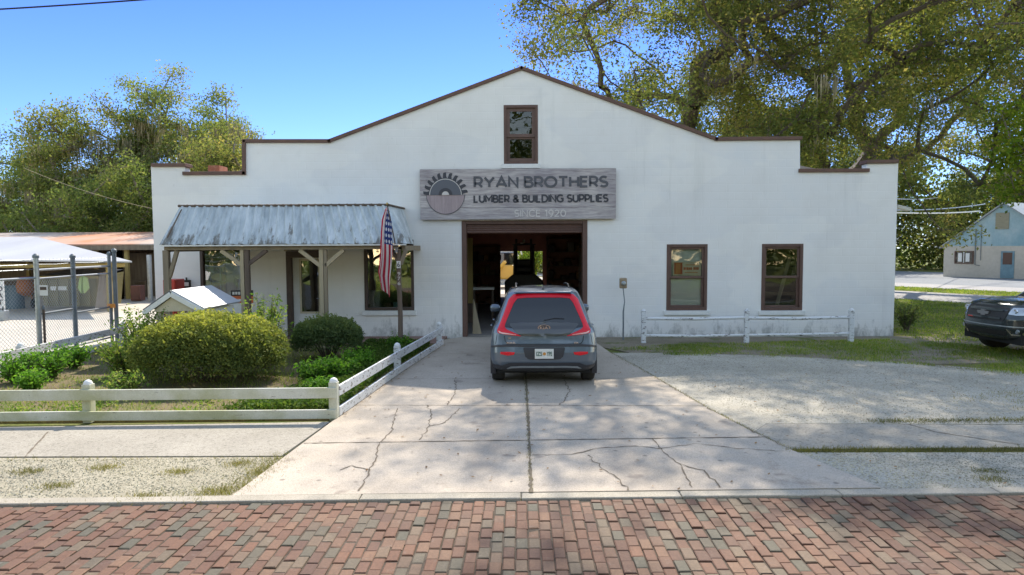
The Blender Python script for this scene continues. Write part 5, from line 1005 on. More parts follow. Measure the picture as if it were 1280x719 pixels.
# display goods behind the shop windows
def shelf_unit(name, x0, x1, y0, y1, h, n, mat, label, goods=True, seed=1, group=None):
    t = empty(name, ((x0 + x1) / 2, (y0 + y1) / 2, 0), label, 'shelving', group); g = random.Random(seed)
    for x in (x0 + .02, x1 - .02):
        for y in (y0 + .02, y1 - .02): B(x - .02, x + .02, y - .02, y + .02, .023, h).build('upright', mat, t)
    B(x0 + .001, x1 - .001, y1 + .001, y1 + .02, .05, h + .05).build('back_board', INTW, t)  # dark board added to hide the lit wall behind the shelves
    cols = [(.20, .15, .10), (.16, .07, .05), (.08, .08, .09), (.24, .20, .16), (.05, .04, .04), (.20, .11, .04)]
    for k in range(n):
        z = .12 + (h - .2) * k / (n - 1); B(x0 + .001, x1 - .001, y0, y1, z, z + .025).build('shelf', mat, t)
        if goods and k < n - 1:
            x = x0 + .05; cnt_ = 0; short = label.split(' with')[0]; names_ = ['tan', 'red brown', 'slate', 'pale', 'black', 'ochre']; ord_ = ['', 'first', 'second', 'third', 'fourth', 'fifth', 'sixth', 'seventh', 'eighth', 'ninth']
            while x < x1 - .2:
                w_ = g.uniform(.1, .3); hh = g.uniform(.12, (h / n) * .8)
                if g.random() < .8:
                    c_ = g.choice(cols); m_ = bpy.data.materials.get('carton_%s' % str(c_)) or plain('carton_%s' % str(c_), c_, .8)
                    b_ = B(x, x + w_ - .02, y0 + .04, y1 - .05, z + .026, z + .026 + hh).build('stored_box', m_, bevel=.005, origin=(x, y0, z)); cnt_ += 1; tag(b_, f'{names_[cols.index(c_)]} carton, {ord_[cnt_]} from left on {ord_[k + 1]} shelf up of {short}', 'box', 'cartons on ' + short)
                x += w_ + .02
    return t
WL_y = YF + .9
shelf_unit('display_rack', X(252, WL_y), X(276, WL_y), WL_y, WL_y + .4, 1.9, 5, METALG, 'wire display rack in the left shop window', False)
dc = empty('display_column', (X(287, WL_y), WL_y, 0), 'tall white display column in the left shop window', 'column'); B(X(283, WL_y), X(291, WL_y), WL_y, WL_y + .15, .023, 2.2).build('shaft', WHITE, dc); B(X(281, WL_y), X(293, WL_y), WL_y - .05, WL_y + .2, .023, .12).build('plinth', WHITE, dc)
fn = empty('pedestal_fan', (X(300, WL_y), WL_y, 0), 'white round pedestal fan in the left shop window', 'fan'); MB().lathe((X(300, WL_y), WL_y, 1.68), [(.19, 0), (.19, -.06), (.1, -.1)], 20, 'y').build('fan_head', WHITE, fn, smooth=True); MB().tube([(X(300, WL_y), WL_y + .05, .05), (X(300, WL_y), WL_y + .05, 1.6)], .02).build('stand', METALG, fn); MB().lathe((X(300, WL_y), WL_y + .05, .023), [(.2, 0), (.2, .03)], 18).build('base', METALG, fn)
bk = YF + .5; tbl = empty('display_table', (X(485, bk), bk, 0), 'low display table inside the right shop window', 'table'); B(X(455, bk), X(516, bk), bk - .25, bk + .4, .62, .66).build('tabletop', OLDW, tbl)
for px in (458, 513):
    for y in (bk - .2, bk + .35): x = X(px, bk); B(x - .03, x + .03, y - .03, y + .03, .023, .62).build('leg', OLDW, tbl)
cb_ = empty('white_carton', (X(466, bk), bk, .66), 'white carton with a small black mark inside the right shop window', 'box'); B(X(457.5, bk), X(475.5, bk), bk - .15, bk + .15, .662, Z(363.5, bk, 466)).build('carton', WHITE, cb_); B(X(460, bk), X(463, bk), bk - .16, bk - .151, .78, .84).build('mark', BLACK, cb_)
cu_ = MB().lathe((X(494, bk), bk, .662), [(.06, 0), (.075, .22), (.07, .22)], 16).build('tumbler', plain('aqua_plastic', (.25, .50, .52), .4), origin=(X(494, bk), bk, .662), smooth=True); tag(cu_, 'aqua tumbler on the display table by the porch post', 'tumbler')
jb = B(X(480, bk), X(489, bk), bk - .08, bk + .1, .662, .86).build('brown_carton', M('kraft_card', (.25, .18, .11), (.2, .14, .09), 4, .9), bevel=.004, origin=(X(484, bk), bk, .662)); tag(jb, 'small brown carton between white carton and aqua tumbler', 'box')
# behind window B: a stack of boards and a propped pale plank
yb_ = YF + 1.2; ls = empty('board_rack', ((WB[0] + WB[1]) / 2, yb_, 0), 'rack of boards inside the right of the two windows', 'rack')
for k in range(9): B(WB[0] - .5, WB[1] + .5, yb_, yb_ + .4, .25 + k * .24, .31 + k * .24 + random.uniform(0, .05)).build('board', M('brown_boards', (.22, .17, .10), (.14, .11, .07), 3, .9) if k == 0 else bpy.data.materials['brown_boards'], ls)
for x in (WB[0] - .4, WB[1] + .4): B(x - .04, x + .04, yb_ + .402, yb_ + .47, .023, 2.4).build('upright', OLDW, ls)
pk = empty('propped_plank', ((WB[0] + WB[1]) / 2, YF + .8, .1), 'pale plank propped diagonally inside the right of the two windows', 'plank'); MB().bar((X(965, YF + .8), YF + .7, .3), (X(990, YF + .8), YF + .95, 2.0), .11, .03).build('plank', WOODL, pk)

# ================================================================== VEHICLES
def interp(prof, z, j):
    if z <= prof[0][0]: return prof[0][j]
    for a, b in zip(prof[:-1], prof[1:]):
        if z <= b[0]: t = (z - a[0]) / (b[0] - a[0]); return a[j] + (b[j] - a[j]) * t
    return prof[-1][j]
class Shell:
    """body lofted from rounded plan sections; prof rows: z, half width, y rear, y front"""
    def __init__(s, prof, cr=.22, cf=.3, bow_r=.05, bow_f=.10): s.p = prof; s.cr = cr; s.cf = cf; s.br = bow_r; s.bf = bow_f
    def w(s, z): return interp(s.p, z, 1)
    def rear(s, x, z):
        w, r = s.w(z), interp(s.p, z, 2); a = min(abs(x), w * .9999); y = r + s.br * (a / w) ** 2
        if a > w - s.cr: t = (a - w + s.cr) / s.cr; y += s.cr * (1 - math.sqrt(max(0, 1 - t * t)))
        return y
    def front(s, x, z):
        w, f = s.w(z), interp(s.p, z, 3); a = min(abs(x), w * .9999); y = f - s.bf * (a / w) ** 2
        if a > w - s.cf: t = (a - w + s.cf) / s.cf; y -= s.cf * (1 - math.sqrt(max(0, 1 - t * t)))
        return y
    def ring(s, z, m):
        w = s.w(z); H = []
        for k in range(6): H.append(((w - s.cr) * k / 6, None, 'r'))
        for k in range(7): a = math.pi / 2 * k / 6; H.append((w - s.cr + s.cr * math.sin(a), None, 'r'))
        y0 = s.rear(w, z); y1 = s.front(w, z); side = [(w, y0 + (y1 - y0) * k / m, 's') for k in range(1, m)]
        F_ = []
        for k in range(7): a = math.pi / 2 * (1 - k / 6); F_.append((w - s.cf + s.cf * math.sin(a), None, 'f'))
        for k in range(5, -1, -1): F_.append(((w - s.cf) * k / 6, None, 'f'))
        half = [(x, s.rear(x, z) if t == 'r' else s.front(x, z) if t == 'f' else y) for x, y, t in H + side + F_]
        return half + [(-x, y) for x, y in reversed(half[1:-1])]
    def mesh(s, dz=.045, m=64, arches=(), zlist=None):
        z0, z1 = s.p[0][0], s.p[-1][0]; n = int((z1 - z0) / dz); zs = sorted(set([round(z0 + (z1 - z0) * i / n, 4) for i in range(n + 1)] + [r[0] for r in s.p])); mb = MB(); rings = [s.ring(z, m) for z in zs]; N = len(rings[0])
        vs = [(x, y, z) for z, r in zip(zs, rings) for x, y in r]; fs = []
        for i in range(len(zs) - 1):
            for k in range(N):
                a, b = i * N + k, i * N + (k + 1) % N; c = [(vs[q][1], vs[q][2]) for q in (a, b, a + N, b + N)]; cy = sum(q[0] for q in c) / 4; cz = sum(q[1] for q in c) / 4; cx = abs(vs[a][0])
                if any(math.hypot(cy - ay, cz - az) < ar and cx > .6 for ay, az, ar in arches): continue
                fs.append((a, b, b + N, a + N))
        fs.append(tuple(range(len(vs) - N, len(vs)))); fs.append(tuple(reversed(range(N)))); return mb.add(vs, fs)
def patch(fn, A, Bo, steps, off, sub=4):
    """strip between two matching (x,z) outlines laid on a surface fn(x,z)->point, pushed out by off"""
    def dens(L): return [(L[i][0] + (L[i + 1][0] - L[i][0]) * k / sub, L[i][1] + (L[i + 1][1] - L[i][1]) * k / sub) for i in range(len(L) - 1) for k in range(sub)] + [L[-1]]
    A, Bo = dens(A), dens(Bo); n = len(A); vs = []; fs = []
    for s in range(steps + 1):
        t = s / steps
        for a, b in zip(A, Bo): vs.append(fn(a[0] + (b[0] - a[0]) * t, a[1] + (b[1] - a[1]) * t, off if 0 < s < steps else off * .8))
    for s in range(steps):
        for k in range(n - 1): fs.append((s * n + k, s * n + k + 1, (s + 1) * n + k + 1, (s + 1) * n + k))
    m = len(vs)
    for s in range(steps + 1):
        t = s / steps
        for a, b in zip(A, Bo): vs.append(fn(a[0] + (b[0] - a[0]) * t, a[1] + (b[1] - a[1]) * t, -.01))
    bd = [(k, k + 1) for k in range(n - 1)] + [(steps * n + k + 1, steps * n + k) for k in range(n - 1)] + [((s + 1) * n, s * n) for s in range(steps)] + [(s * n + n - 1, (s + 1) * n + n - 1) for s in range(steps)]
    fs += [(b, a, a + m, b + m) for a, b in bd]; return MB().add(vs, fs)
def mir(L): return [(-x, z) for x, z in L]
def wheel(car, x, y, r, w, sgn):
    wl = MB().lathe((x, y, r), [(r * .62, -w / 2), (r * .93, -w / 2), (r * .985, -w * .42), (r, -w * .25), (r, w * .25), (r * .985, w * .42), (r * .93, w / 2), (r * .62, w / 2)], 32, 'x').build('wheel', RUBBER, car, True, True)
    q = MB(); xo = x + sgn * (w / 2 - .02); q.lathe((xo, y, r), [(r * .64, -.01), (r * .64, .012), (r * .56, .012), (r * .56, -.01)], 28, 'x'); q.lathe((xo, y, r), [(r * .16, -.01), (r * .14, .02), (.01, .024)], 14, 'x')
    for k in range(5):
        a = k * 2 * math.pi / 5
        for d_ in (-.16, .16): q.bar((xo, y + r * .12 * math.cos(a), r + r * .12 * math.sin(a)), (xo, y + r * .6 * math.cos(a + d_), r + r * .6 * math.sin(a + d_)), .03, .025, (1, 0, 0))
    q.build('rim', METALG, wl, True, True)
    MB().lathe((x, y, r), [(r * .62, -.03), (r * .62, .03)], 24, 'x').build('brake', BLACK, wl, True)
PAINT = plain('slate_blue_car_paint', (.105, .135, .175), .28, .4, .5, .8); DPL = plain('dark_bumper_plastic', (.035, .035, .042), .45); CGL = plain('privacy_glass', (.012, .013, .015), .03, 0, .9); LRED = plain('red_lamp_lens', (.66, .008, .022), .16, 0, .35, .25); LCLR = plain('clear_lamp_lens', (.75, .45, .40), .15, 0, .5, .6); CHR = plain('chrome', (.75, .75, .76), .12, 1)
UND = plain('underbody', (.012, .012, .012), .9)
car = empty('parked_car', (.385, 11.17, .018), 'slate blue hatchback with red lamp surround parked nose first at the garage bay', 'car')
cp = [(.24, .80, .12, 4.02), (.30, .855, .035, 4.12), (.42, .885, .0, 4.17), (.56, .892, .0, 4.18), (.66, .892, .02, 4.18), (.78, .885, .045, 4.14), (.88, .872, .06, 4.06), (.96, .845, .085, 3.92), (1.0, .815, .11, 3.70), (1.04, .79, .125, 3.0), (1.15, .755, .165, 2.78), (1.3, .70, .225, 2.52), (1.45, .64, .30, 2.25), (1.53, .60, .36, 2.02), (1.575, .555, .45, 1.80), (1.60, .47, .66, 1.55)]
S = Shell(cp, .20, .42, .05, .16); body = S.mesh(.03, 90, ((.66, .335, .375), (3.30, .335, .375))).build('body', PAINT, car, True, True)
B(-.78, .78, .2, 3.95, .20, .42).build('underbody', UND, car, True); MB().box(-.60, .60, .35, 3.8, .25, .98).build('wheel_housing', UND, car, True)
for s in (-1, 1):
    for y in (.66, 3.30):
        wheel(car, s * .775, y, .335, .215, s)
        ar = MB(); n = 20; vs = []
        for k in range(n + 1):
            a = math.pi * (-.12 + 1.24 * k / n)
            for rr, xx in ((.365, .885), (.43, .885), (.43, .80), (.365, .80)): vs.append((s * (xx + .012), y + rr * math.cos(a), .335 + rr * math.sin(a)))
        ar.add(vs, [(4 * k + j, 4 * k + (j + 1) % 4, 4 * k + 4 + (j + 1) % 4, 4 * k + 4 + j) for k in range(n) for j in range(4)]); ar.build('wheel_arch', DPL, car, True, True)
def RS(x, z, o): return (x * (1 + o * .3), S.rear(x, z) - o, z)
O_ = [(0, 1.53), (.30, 1.527), (.505, 1.51), (.585, 1.43), (.665, 1.20), (.745, 1.00), (.775, .93), (.765, .885), (.62, .862), (.38, .835)]
I_ = [(0, 1.462), (.28, 1.459), (.435, 1.445), (.495, 1.375), (.572, 1.20), (.640, 1.04), (.652, .985), (.615, .945), (.51, .90), (.38, .845)]
lamp = patch(RS, O_ + [], I_, 3, .014); 
for o, i_ in ((O_, I_),): pass
lm = MB(); 
for L1, L2 in ((O_, I_), (mir(O_), mir(I_))): q = patch(RS, L1, L2, 3, .016); lm.add(q.v, q.f)
lmo = lm.build('tail_lamp_surround', LRED, car, True, True)
for s in (1, -1):
    L1 = [(s * .755, .925), (s * .70, .90), (s * .60, .885), (s * .46, .862)]; L2 = [(s * .745, .897), (s * .69, .875), (s * .60, .868), (s * .46, .856)]; patch(RS, L1, L2, 1, .021).build('reverse_lamp', LCLR, lmo, True, True)
G_ = [(x * .985, z) for x, z in I_]; Cc = [(0, 1.20)] * len(G_); g = MB()
GI = [(0, 1.462), (.28, 1.459), (.435, 1.445), (.495, 1.375), (.572, 1.20), (.640, 1.04), (.652, .985), (.50, .965), (.25, .96), (0, .96)]
for f in (lambda L: L, mir): q = patch(RS, f(GI), f([(0, 1.455), (0, 1.43), (0, 1.40), (0, 1.36), (0, 1.2), (0, 1.08), (0, 1.02), (0, 1.0), (0, .98), (0, .96)]), 6, .008); g.add(q.v, q.f)
g.build('rear_window', CGL, car, True, True)
HP = [(0, 1.065), (.40, 1.06), (.555, 1.045), (.57, 1.02), (.50, .94), (.42, .865), (.36, .845), (.2, .838), (0, .836)]; hp = MB()
for f in (lambda L: L, mir): q = patch(RS, f(HP), f([(0, 1.065), (0, 1.05), (0, 1.03), (0, 1.0), (0, .95), (0, .9), (0, .87), (0, .85), (0, .836)]), 5, .024); hp.add(q.v, q.f)
hp.build('hatch_panel', plain('gloss_dark_panel', (.05, .052, .055), .12, 0, .5, .8), car, True, True)
ye = S.rear(0, .98) - .028
em = MB(); n = 24; vs = []
for k in range(n):
    a = 2 * math.pi * k / n
    for rr in (1, .86):
        for yy in (0, -.008): vs.append((.105 * rr * math.cos(a), ye + yy, .975 + .052 * rr * math.sin(a)))
em.add(vs, [(4 * k + j, 4 * k + l, (4 * (k + 1)) % (4 * n) + l, (4 * (k + 1)) % (4 * n) + j) for k in range(n) for j, l in ((0, 1), (1, 3), (3, 2), (2, 0))]); emb = em.build('emblem', CHR, car, True)
text_mesh('emblem_letters', 'KIA', -.068, .068, .95, 1.0, ye - .004, CHR, emb, .008, .02, True)
text_mesh('model_badge', 'SOUL', -.62, -.47, .715, .745, S.rear(.55, .73) - .006, CHR, car, .008, .02, True); text_mesh('trim_badge', 'EX', .50, .57, .715, .74, S.rear(.55, .73) - .006, CHR, car, .008, .02, True); text_mesh('fuel_badge', 'X', -.60, -.54, .79, .82, S.rear(.57, .8) - .006, CHR, car, .008, .02, True)
def band(name, L1, L2, off, mat, st=2):
    m = MB()
    for f in (lambda L: L, mir): q = patch(RS, f(L1), f(L2), st, off); m.add(q.v, q.f)
    return m.build(name, mat, car, True, True)
band('hatch_shadow_line', [(0, .712), (.4, .712), (.60, .715), (.64, .76), (.65, .84)], [(0, .704), (.4, .704), (.608, .707), (.65, .76), (.658, .84)], .006, UND, 1)
band('quarter_seam', [(.775, .86), (.79, .78), (.80, .70)], [(.782, .86), (.797, .78), (.807, .70)], .003, UND, 1)
band('bumper_cover', [(0, .70), (.40, .70), (.62, .705), (.80, .69), (.888, .66)], [(0, .665), (.40, .665), (.62, .665), (.80, .655), (.889, .63)], .012, DPL)
band('plate_recess', [(0, .655), (.20, .655), (.33, .655), (.345, .64), (.31, .50)], [(0, .455), (.15, .455), (.24, .458), (.275, .47), (.29, .49)], .010, DPL)
band('lower_valance', [(0, .40), (.40, .40), (.58, .395), (.70, .35), (.84, .36), (.872, .37)], [(0, .245), (.40, .245), (.60, .245), (.74, .245), (.80, .245), (.81, .245)], .012, DPL, 3)
band('skid_strip', [(0, .345), (.35, .345), (.55, .335), (.62, .30)], [(0, .315), (.35, .315), (.54, .305), (.60, .285)], .024, METALG, 1)
for s in (1, -1): patch(RS, [(s * .48, .575), (s * .60, .585), (s * .72, .58)], [(s * .50, .535), (s * .60, .52), (s * .72, .545)], 2, .014).build('reflector', LRED, car, True, True)
pyy = S.rear(0, .56) - .03; plate = B(-.155, .155, pyy, pyy + .018, .475, .635).build('licence_plate', plain('plate_white', (.72, .72, .68), .5), car, True)
text_mesh('plate_letters', 'IZ5', -.13, -.035, .52, .59, pyy - .002, plain('plate_green', (.06, .14, .10), .5), plate, .004, .02, True); text_mesh('plate_letters', 'YPE', .04, .13, .52, .59, pyy - .002, bpy.data.materials['plate_green'], plate, .004, .02, True)
MB().lathe((.002, pyy - .003, .555), [(.026, 0), (.026, .004)], 14, 'y').build('plate_orange', plain('plate_orange_fruit', (.60, .27, .05), .5), plate, True)
for s in (-1, 1):
    def SD(y, z, o, s=s): return (s * (S.w(z) + o), y, z)
    for nm, L1, L2 in (('side_window', [(.62, 1.42), (1.1, 1.455), (1.32, 1.46)], [(.42, 1.08), (1.0, 1.04), (1.32, 1.04)]), ('side_window', [(1.36, 1.46), (1.9, 1.46), (2.14, 1.45)], [(1.36, 1.04), (2.0, 1.04), (2.70, 1.05)])): patch(SD, L1, L2, 5, .006, 5).build(nm, CGL, car, True, True)
    mrr = MB(); mrr.v = []; 
    for k, (xx, sx, sz) in enumerate(((.80, .03, .03), (.83, .07, .07), (.90, .085, .085), (.97, .08, .08), (1.0, .05, .05))):
        for q in range(10): a = 2 * math.pi * q / 10; mrr.v.append((s * xx, 2.72 + sx * math.cos(a) * .9, 1.07 + sz * math.sin(a) * .95))
    mrr.f = [(k * 10 + q, k * 10 + (q + 1) % 10, k * 10 + 10 + (q + 1) % 10, k * 10 + 10 + q) for k in range(4) for q in range(10)] + [tuple(range(40, 50)), tuple(range(10))]
    mrr.build('side_mirror', PAINT, car, True, True)
    for y in (1.05, 2.0): MB().tube([(s * .895, y, .90), (s * .92, y + .03, .905), (s * .92, y + .17, .905), (s * .895, y + .2, .90)], .012, 6).build('door_handle', PAINT, car, True, True)
    MB().tube([(s * .46, .75, 1.60), (s * .47, 1.2, 1.635), (s * .47, 1.8, 1.625), (s * .45, 2.0, 1.60)], .014, 6).build('roof_rail', BLACK, car, True, True)
def FS(x, z, o): return (x, S.front(x, z) + o, z)
ws = MB()
for f in (lambda L: L, mir): q = patch(FS, f([(0, 1.54), (.25, 1.54), (.42, 1.53)]), f([(0, 1.06), (.3, 1.06), (.52, 1.07)]), 6, .006); ws.add(q.v, q.f)
ws.build('windshield', CGL, car, True, True)
for s in (1, -1): patch(FS, [(s * .45, .86), (s * .7, .85), (s * .80, .83)], [(s * .45, .78), (s * .7, .76), (s * .80, .76)], 2, .01).build('headlight', CHR, car, True, True)
band2 = MB()
for f in (lambda L: L, mir): q = patch(FS, f([(0, .6), (.5, .6), (.6, .56)]), f([(0, .34), (.5, .34), (.55, .36)]), 3, .01); band2.add(q.v, q.f)
band2.build('grille', BLACK, car, True, True)
MB().add([(-.012, .68, 1.60), (.012, .68, 1.60), (0, .55, 1.655), (-.02, .48, 1.60), (.02, .48, 1.60), (0, .66, 1.62)], [(0, 1, 5), (3, 2, 4), (0, 5, 2, 3), (1, 4, 2, 5), (0, 3, 4, 1)]).build('antenna_fin', BLACK, car, True)
MB().add([(-.50, .33, 1.56), (.50, .33, 1.56), (.46, .62, 1.602), (-.46, .62, 1.602), (-.50, .31, 1.535), (.50, .31, 1.535), (.46, .62, 1.59), (-.46, .62, 1.59)], [(0, 1, 2, 3), (7, 6, 5, 4), (0, 4, 5, 1), (1, 5, 6, 2), (2, 6, 7, 3), (3, 7, 4, 0)]).build('roof_spoiler', PAINT, car, True, False, .012)
MB().tube([(0, S.rear(0, 1.1) - .012, 1.09), (.18, S.rear(.18, 1.12) - .018, 1.125), (.34, S.rear(.34, 1.11) - .014, 1.115)], .009, 6).build('rear_wiper', BLACK, car, True, True)
car.scale = (1, 1, 1.0)

# pickup truck at the right edge (local +y is its heading)
tr = empty('pickup_truck', (12.0, 14.75, 0), 'dark green black pickup truck entering the photo at the right edge', 'truck', None, R(94))
TP = plain('dark_truck_paint', (.022, .034, .038), .22, .3, .5, .8); TGR = plain('truck_grille_mesh', (.018, .018, .02), .5)
tp = [(.34, .82, -3.1, 2.0), (.42, .90, -3.2, 2.12), (.60, .93, -3.22, 2.18), (.80, .935, -3.22, 2.17), (.98, .925, -3.2, 2.10), (1.08, .90, -3.2, 2.02), (1.14, .85, -3.18, 1.88), (1.17, .80, -3.15, 1.6)]
TS = Shell(tp, .10, .34, .0, .20); TS.mesh(.03, 100, ((1.2, .39, .45), (-2.0, .39, .45))).build('body', TP, tr, True, True)
tc = [(1.12, .86, -1.45, 1.0), (1.2, .83, -1.42, .88), (1.45, .76, -1.32, .45), (1.66, .68, -1.2, .05), (1.74, .62, -1.1, -.15), (1.77, .5, -.95, -.35)]
TC = Shell(tc, .12, .2, .02, .10); TC.mesh(.05, 24).build('cab', TP, tr, True, True)
B(-.8, .8, -3.0, 1.95, .28, .55).build('underbody', UND, tr, True); B(-.62, .62, -2.9, 1.8, .5, 1.1).build('wheel_housing', UND, tr, True)
for s in (-1, 1):
    for y in (1.2, -2.0): wheel(tr, s * .80, y, .39, .26, s)
def TF(x, z, o): return (x * (1 + o * .3), TS.front(x, z) + o, z)
def tband(name, L1, L2, off, mat, st=2):
    m = MB()
    for f in (lambda L: L, mir): q = patch(TF, f(L1), f(L2), st, off); m.add(q.v, q.f)
    return m.build(name, mat, tr, True, True)
tg = tband('grille', [(0, 1.05), (.40, 1.045), (.52, 1.02), (.56, .98)], [(0, .74), (.40, .74), (.50, .76), (.54, .82)], .012, TGR)
for z in (.96, .80): tband('grille_bar', [(0, z + .02), (.45, z + .02)], [(0, z - .015), (.45, z - .015)], .028, TP, 1)
tband('lower_grille', [(0, .56), (.50, .56), (.58, .54)], [(0, .40), (.48, .40), (.52, .44)], .012, TGR)
tband('bumper_strip', [(0, .66), (.5, .66), (.88, .66)], [(0, .64), (.5, .64), (.88, .645)], .012, METALG, 1)
bwt = [(-.17, .925), (-.06, .925), (-.06, .955), (.06, .955), (.06, .925), (.17, .925), (.14, .865), (.06, .865), (.06, .835), (-.06, .835), (-.06, .865), (-.14, .865)]; yb2 = TF(0, .9, .035)[1]
MB().add([(x, yb2, z) for x, z in bwt] + [(x, yb2 - .05, z) for x, z in bwt], [tuple(range(12)), tuple(reversed(range(12, 24)))] + [(i, (i + 1) % 12, 12 + (i + 1) % 12, 12 + i) for i in range(12)]).build('emblem', plain('dull_badge', (.35, .34, .34), .3, .8), tr, True)
MB().box(.28, .42, TF(.35, .8, .02)[1] - .02, TF(.35, .8, .03)[1], .775, .80).build('red_badge', RED, tr, True)
for s in (-1, 1):
    hl = patch(TF, [(s * .60, 1.035), (s * .75, 1.045), (s * .87, 1.05), (s * .912, 1.05)], [(s * .57, .90), (s * .72, .885), (s * .86, .90), (s * .925, .96)], 3, .014).build('headlight', plain('lamp_glass', (.45, .48, .50), .06, .6, .8, .8), tr, True, True)
    for x in (.68, .80): yy = TS.front(x, .965) + .016; MB().lathe((s * x, yy, .965), [(.045, -.02), (.045, .012), (.03, .014), (.025, .0)], 14, 'y').build('lamp_ring', CHR, hl, True, True)
    patch(TF, [(s * .60, .60), (s * .66, .50), (s * .78, .50), (s * .87, .60)], [(s * .585, .585), (s * .645, .47), (s * .79, .47), (s * .885, .60)], 1, .022).build('fog_trim', CHR, tr, True, True)
    MB().lathe((s * .74, TS.front(.74, .55) + .005, .56), [(.045, -.02), (.045, .012), (.01, .016)], 14, 'y').build('fog_lamp', METALG, tr, True, True)
    def TSD(y, z, o, s=s): return (s * (TC.w(z) + o), y, z)
    patch(TSD, [(-1.1, 1.64), (-.4, 1.66)], [(-1.3, 1.24), (-.4, 1.24)], 4, .006, 5).build('side_window', CGL, tr, True, True); patch(TSD, [(-.35, 1.66), (.0, 1.64)], [(-.35, 1.24), (.62, 1.24)], 4, .006, 5).build('side_window', CGL, tr, True, True)
    B(min(s * .84, s * 1.02), max(s * .84, s * 1.02), .30, .40, 1.2, 1.36).build('side_mirror', BLACK, tr, True, False, .03)
def TW(x, z, o): return (x, TC.front(x, z) + o, z)
m = MB()
for f in (lambda L: L, mir): q = patch(TW, f([(0, 1.68), (.3, 1.68), (.5, 1.67)]), f([(0, 1.18), (.4, 1.18), (.66, 1.19)]), 6, .008); m.add(q.v, q.f)
m.build('windshield', CGL, tr, True, True)
m = MB()
for s in (-1, 1): m.bar((s * .42, 1.75, 1.158), (s * .55, .95, 1.178), .05, .012)
m.build('hood_crease', TP, tr, True, False, .004)
B(-.80, .80, -3.1, -1.5, 1.165, 1.18).build('bed_cover', BLACK, tr, True)

# ================================================================== INSIDE THE GARAGE BAY
FKY = 24.0; fcx = X(655, FKY); DKM = plain('dark_machine_paint', (.035, .028, .026), .5)
fk = empty('forklift', (fcx, FKY, .023), 'dark forklift standing in the middle of the shop seen against the rear opening', 'forklift')
k_ = FPX / FKY; hw = 24 / k_
MB().add([(-hw, 0, .25), (hw, 0, .25), (hw * 1.02, 0, 1.10), (hw * .55, 0, 1.36), (-hw * .55, 0, 1.36), (-hw * 1.02, 0, 1.10), (-hw, 1.9, .25), (hw, 1.9, .25), (hw, 1.9, 1.0), (hw * .6, 1.9, 1.1), (-hw * .6, 1.9, 1.1), (-hw, 1.9, 1.0)], [(0, 1, 2, 3, 4, 5), (11, 10, 9, 8, 7, 6)] + [(i, i + 6, (i + 1) % 6 + 6, (i + 1) % 6) for i in range(6)]).build('counterweight', DKM, fk, True, False, .06)
B(-.32, .32, .3, .8, 1.36, 1.62).build('seat', BLACK, fk, True, False, .08); B(-.28, .28, .75, .9, 1.3, 1.85).build('seat_back', BLACK, fk, True, False, .06)
for s in (-1, 1):
    MB().bar((s * .36, .15, 1.2), (s * .34, .25, 2.35), .06).build('guard_post', DKM, fk, True); MB().bar((s * .34, 1.5, 1.0), (s * .34, 1.3, 2.35), .06).build('guard_post', DKM, fk, True)
    MB().lathe((s * (hw - .12), .45, .26), [(.1, -.1), (.26, -.1), (.26, .1), (.1, .1)], 20, 'x').build('wheel', RUBBER, fk, True); MB().lathe((s * (hw - .12), 1.65, .3), [(.1, -.12), (.3, -.12), (.3, .12), (.1, .12)], 20, 'x').build('wheel', RUBBER, fk, True)
    MB().bar((s * .28, 2.1, .1), (s * .28, 2.15, 2.6), .09, .12).build('mast_rail', DKM, fk, True); B(s * .25 - .05, s * .25 + .05, 2.2, 3.2, .06, .10).build('fork', DKM, fk, True)
m = MB(); m.box(-.42, .42, .2, 1.4, 2.35, 2.40); m.build('overhead_guard', DKM, fk, True, False, .02); m = MB()
for k in range(5): m.box(-.30, .30, .3 + k * .22, .36 + k * .22, 2.401, 2.43)
m.build('guard_bars', DKM, fk, True)
MB().lathe((0, .5, 2.43), [(.05, 0), (.05, .10), (.02, .13)], 12).build('beacon', plain('beacon_clear', (.8, .7, .6), .2), fk, True, True); B(-.12, -.02, .25, .28, 2.41, 2.45).build('work_lamp', WHITE, fk, True)
shelf_unit('storage_shelf', gx0 - 1.40, gx0 - .2, YF + 4.5, YF + 5.3, 2.6, 5, WOODD, 'the front left stock shelf with cartons', True, 4)
shelf_unit('storage_shelf', gx0 - .4, gx0 + .7, YF + 9.0, YF + 9.8, 2.4, 5, WOODD, 'the deep left stock shelf with cartons', True, 5)
shelf_unit('storage_shelf', gx1 - .75, gx1 + .5, YF + 7.0, YF + 7.7, 2.7, 6, WOODD, 'the deep right stock shelf with cartons', True, 6)
shelf_unit('storage_shelf', gx1 + .1, gx1 + 1.15, YF + 3.0, YF + 3.8, 2.4, 5, WOODD, 'the front right stock shelf with cartons', True, 7)
ypx = X(588, YF + 3.4); yp = empty('yellow_timber', (ypx, YF + 3.4, 0), 'yellowish timber post standing just inside the left of the bay', 'timber'); B(ypx - .09, ypx + .07, YF + 3.35, YF + 3.5, .6, 2.6).build('timber', YP, yp, bevel=.01); B(ypx - .2, ypx + .2, YF + 3.2, YF + 3.6, .023, .598).build('crate', WOODD, yp)
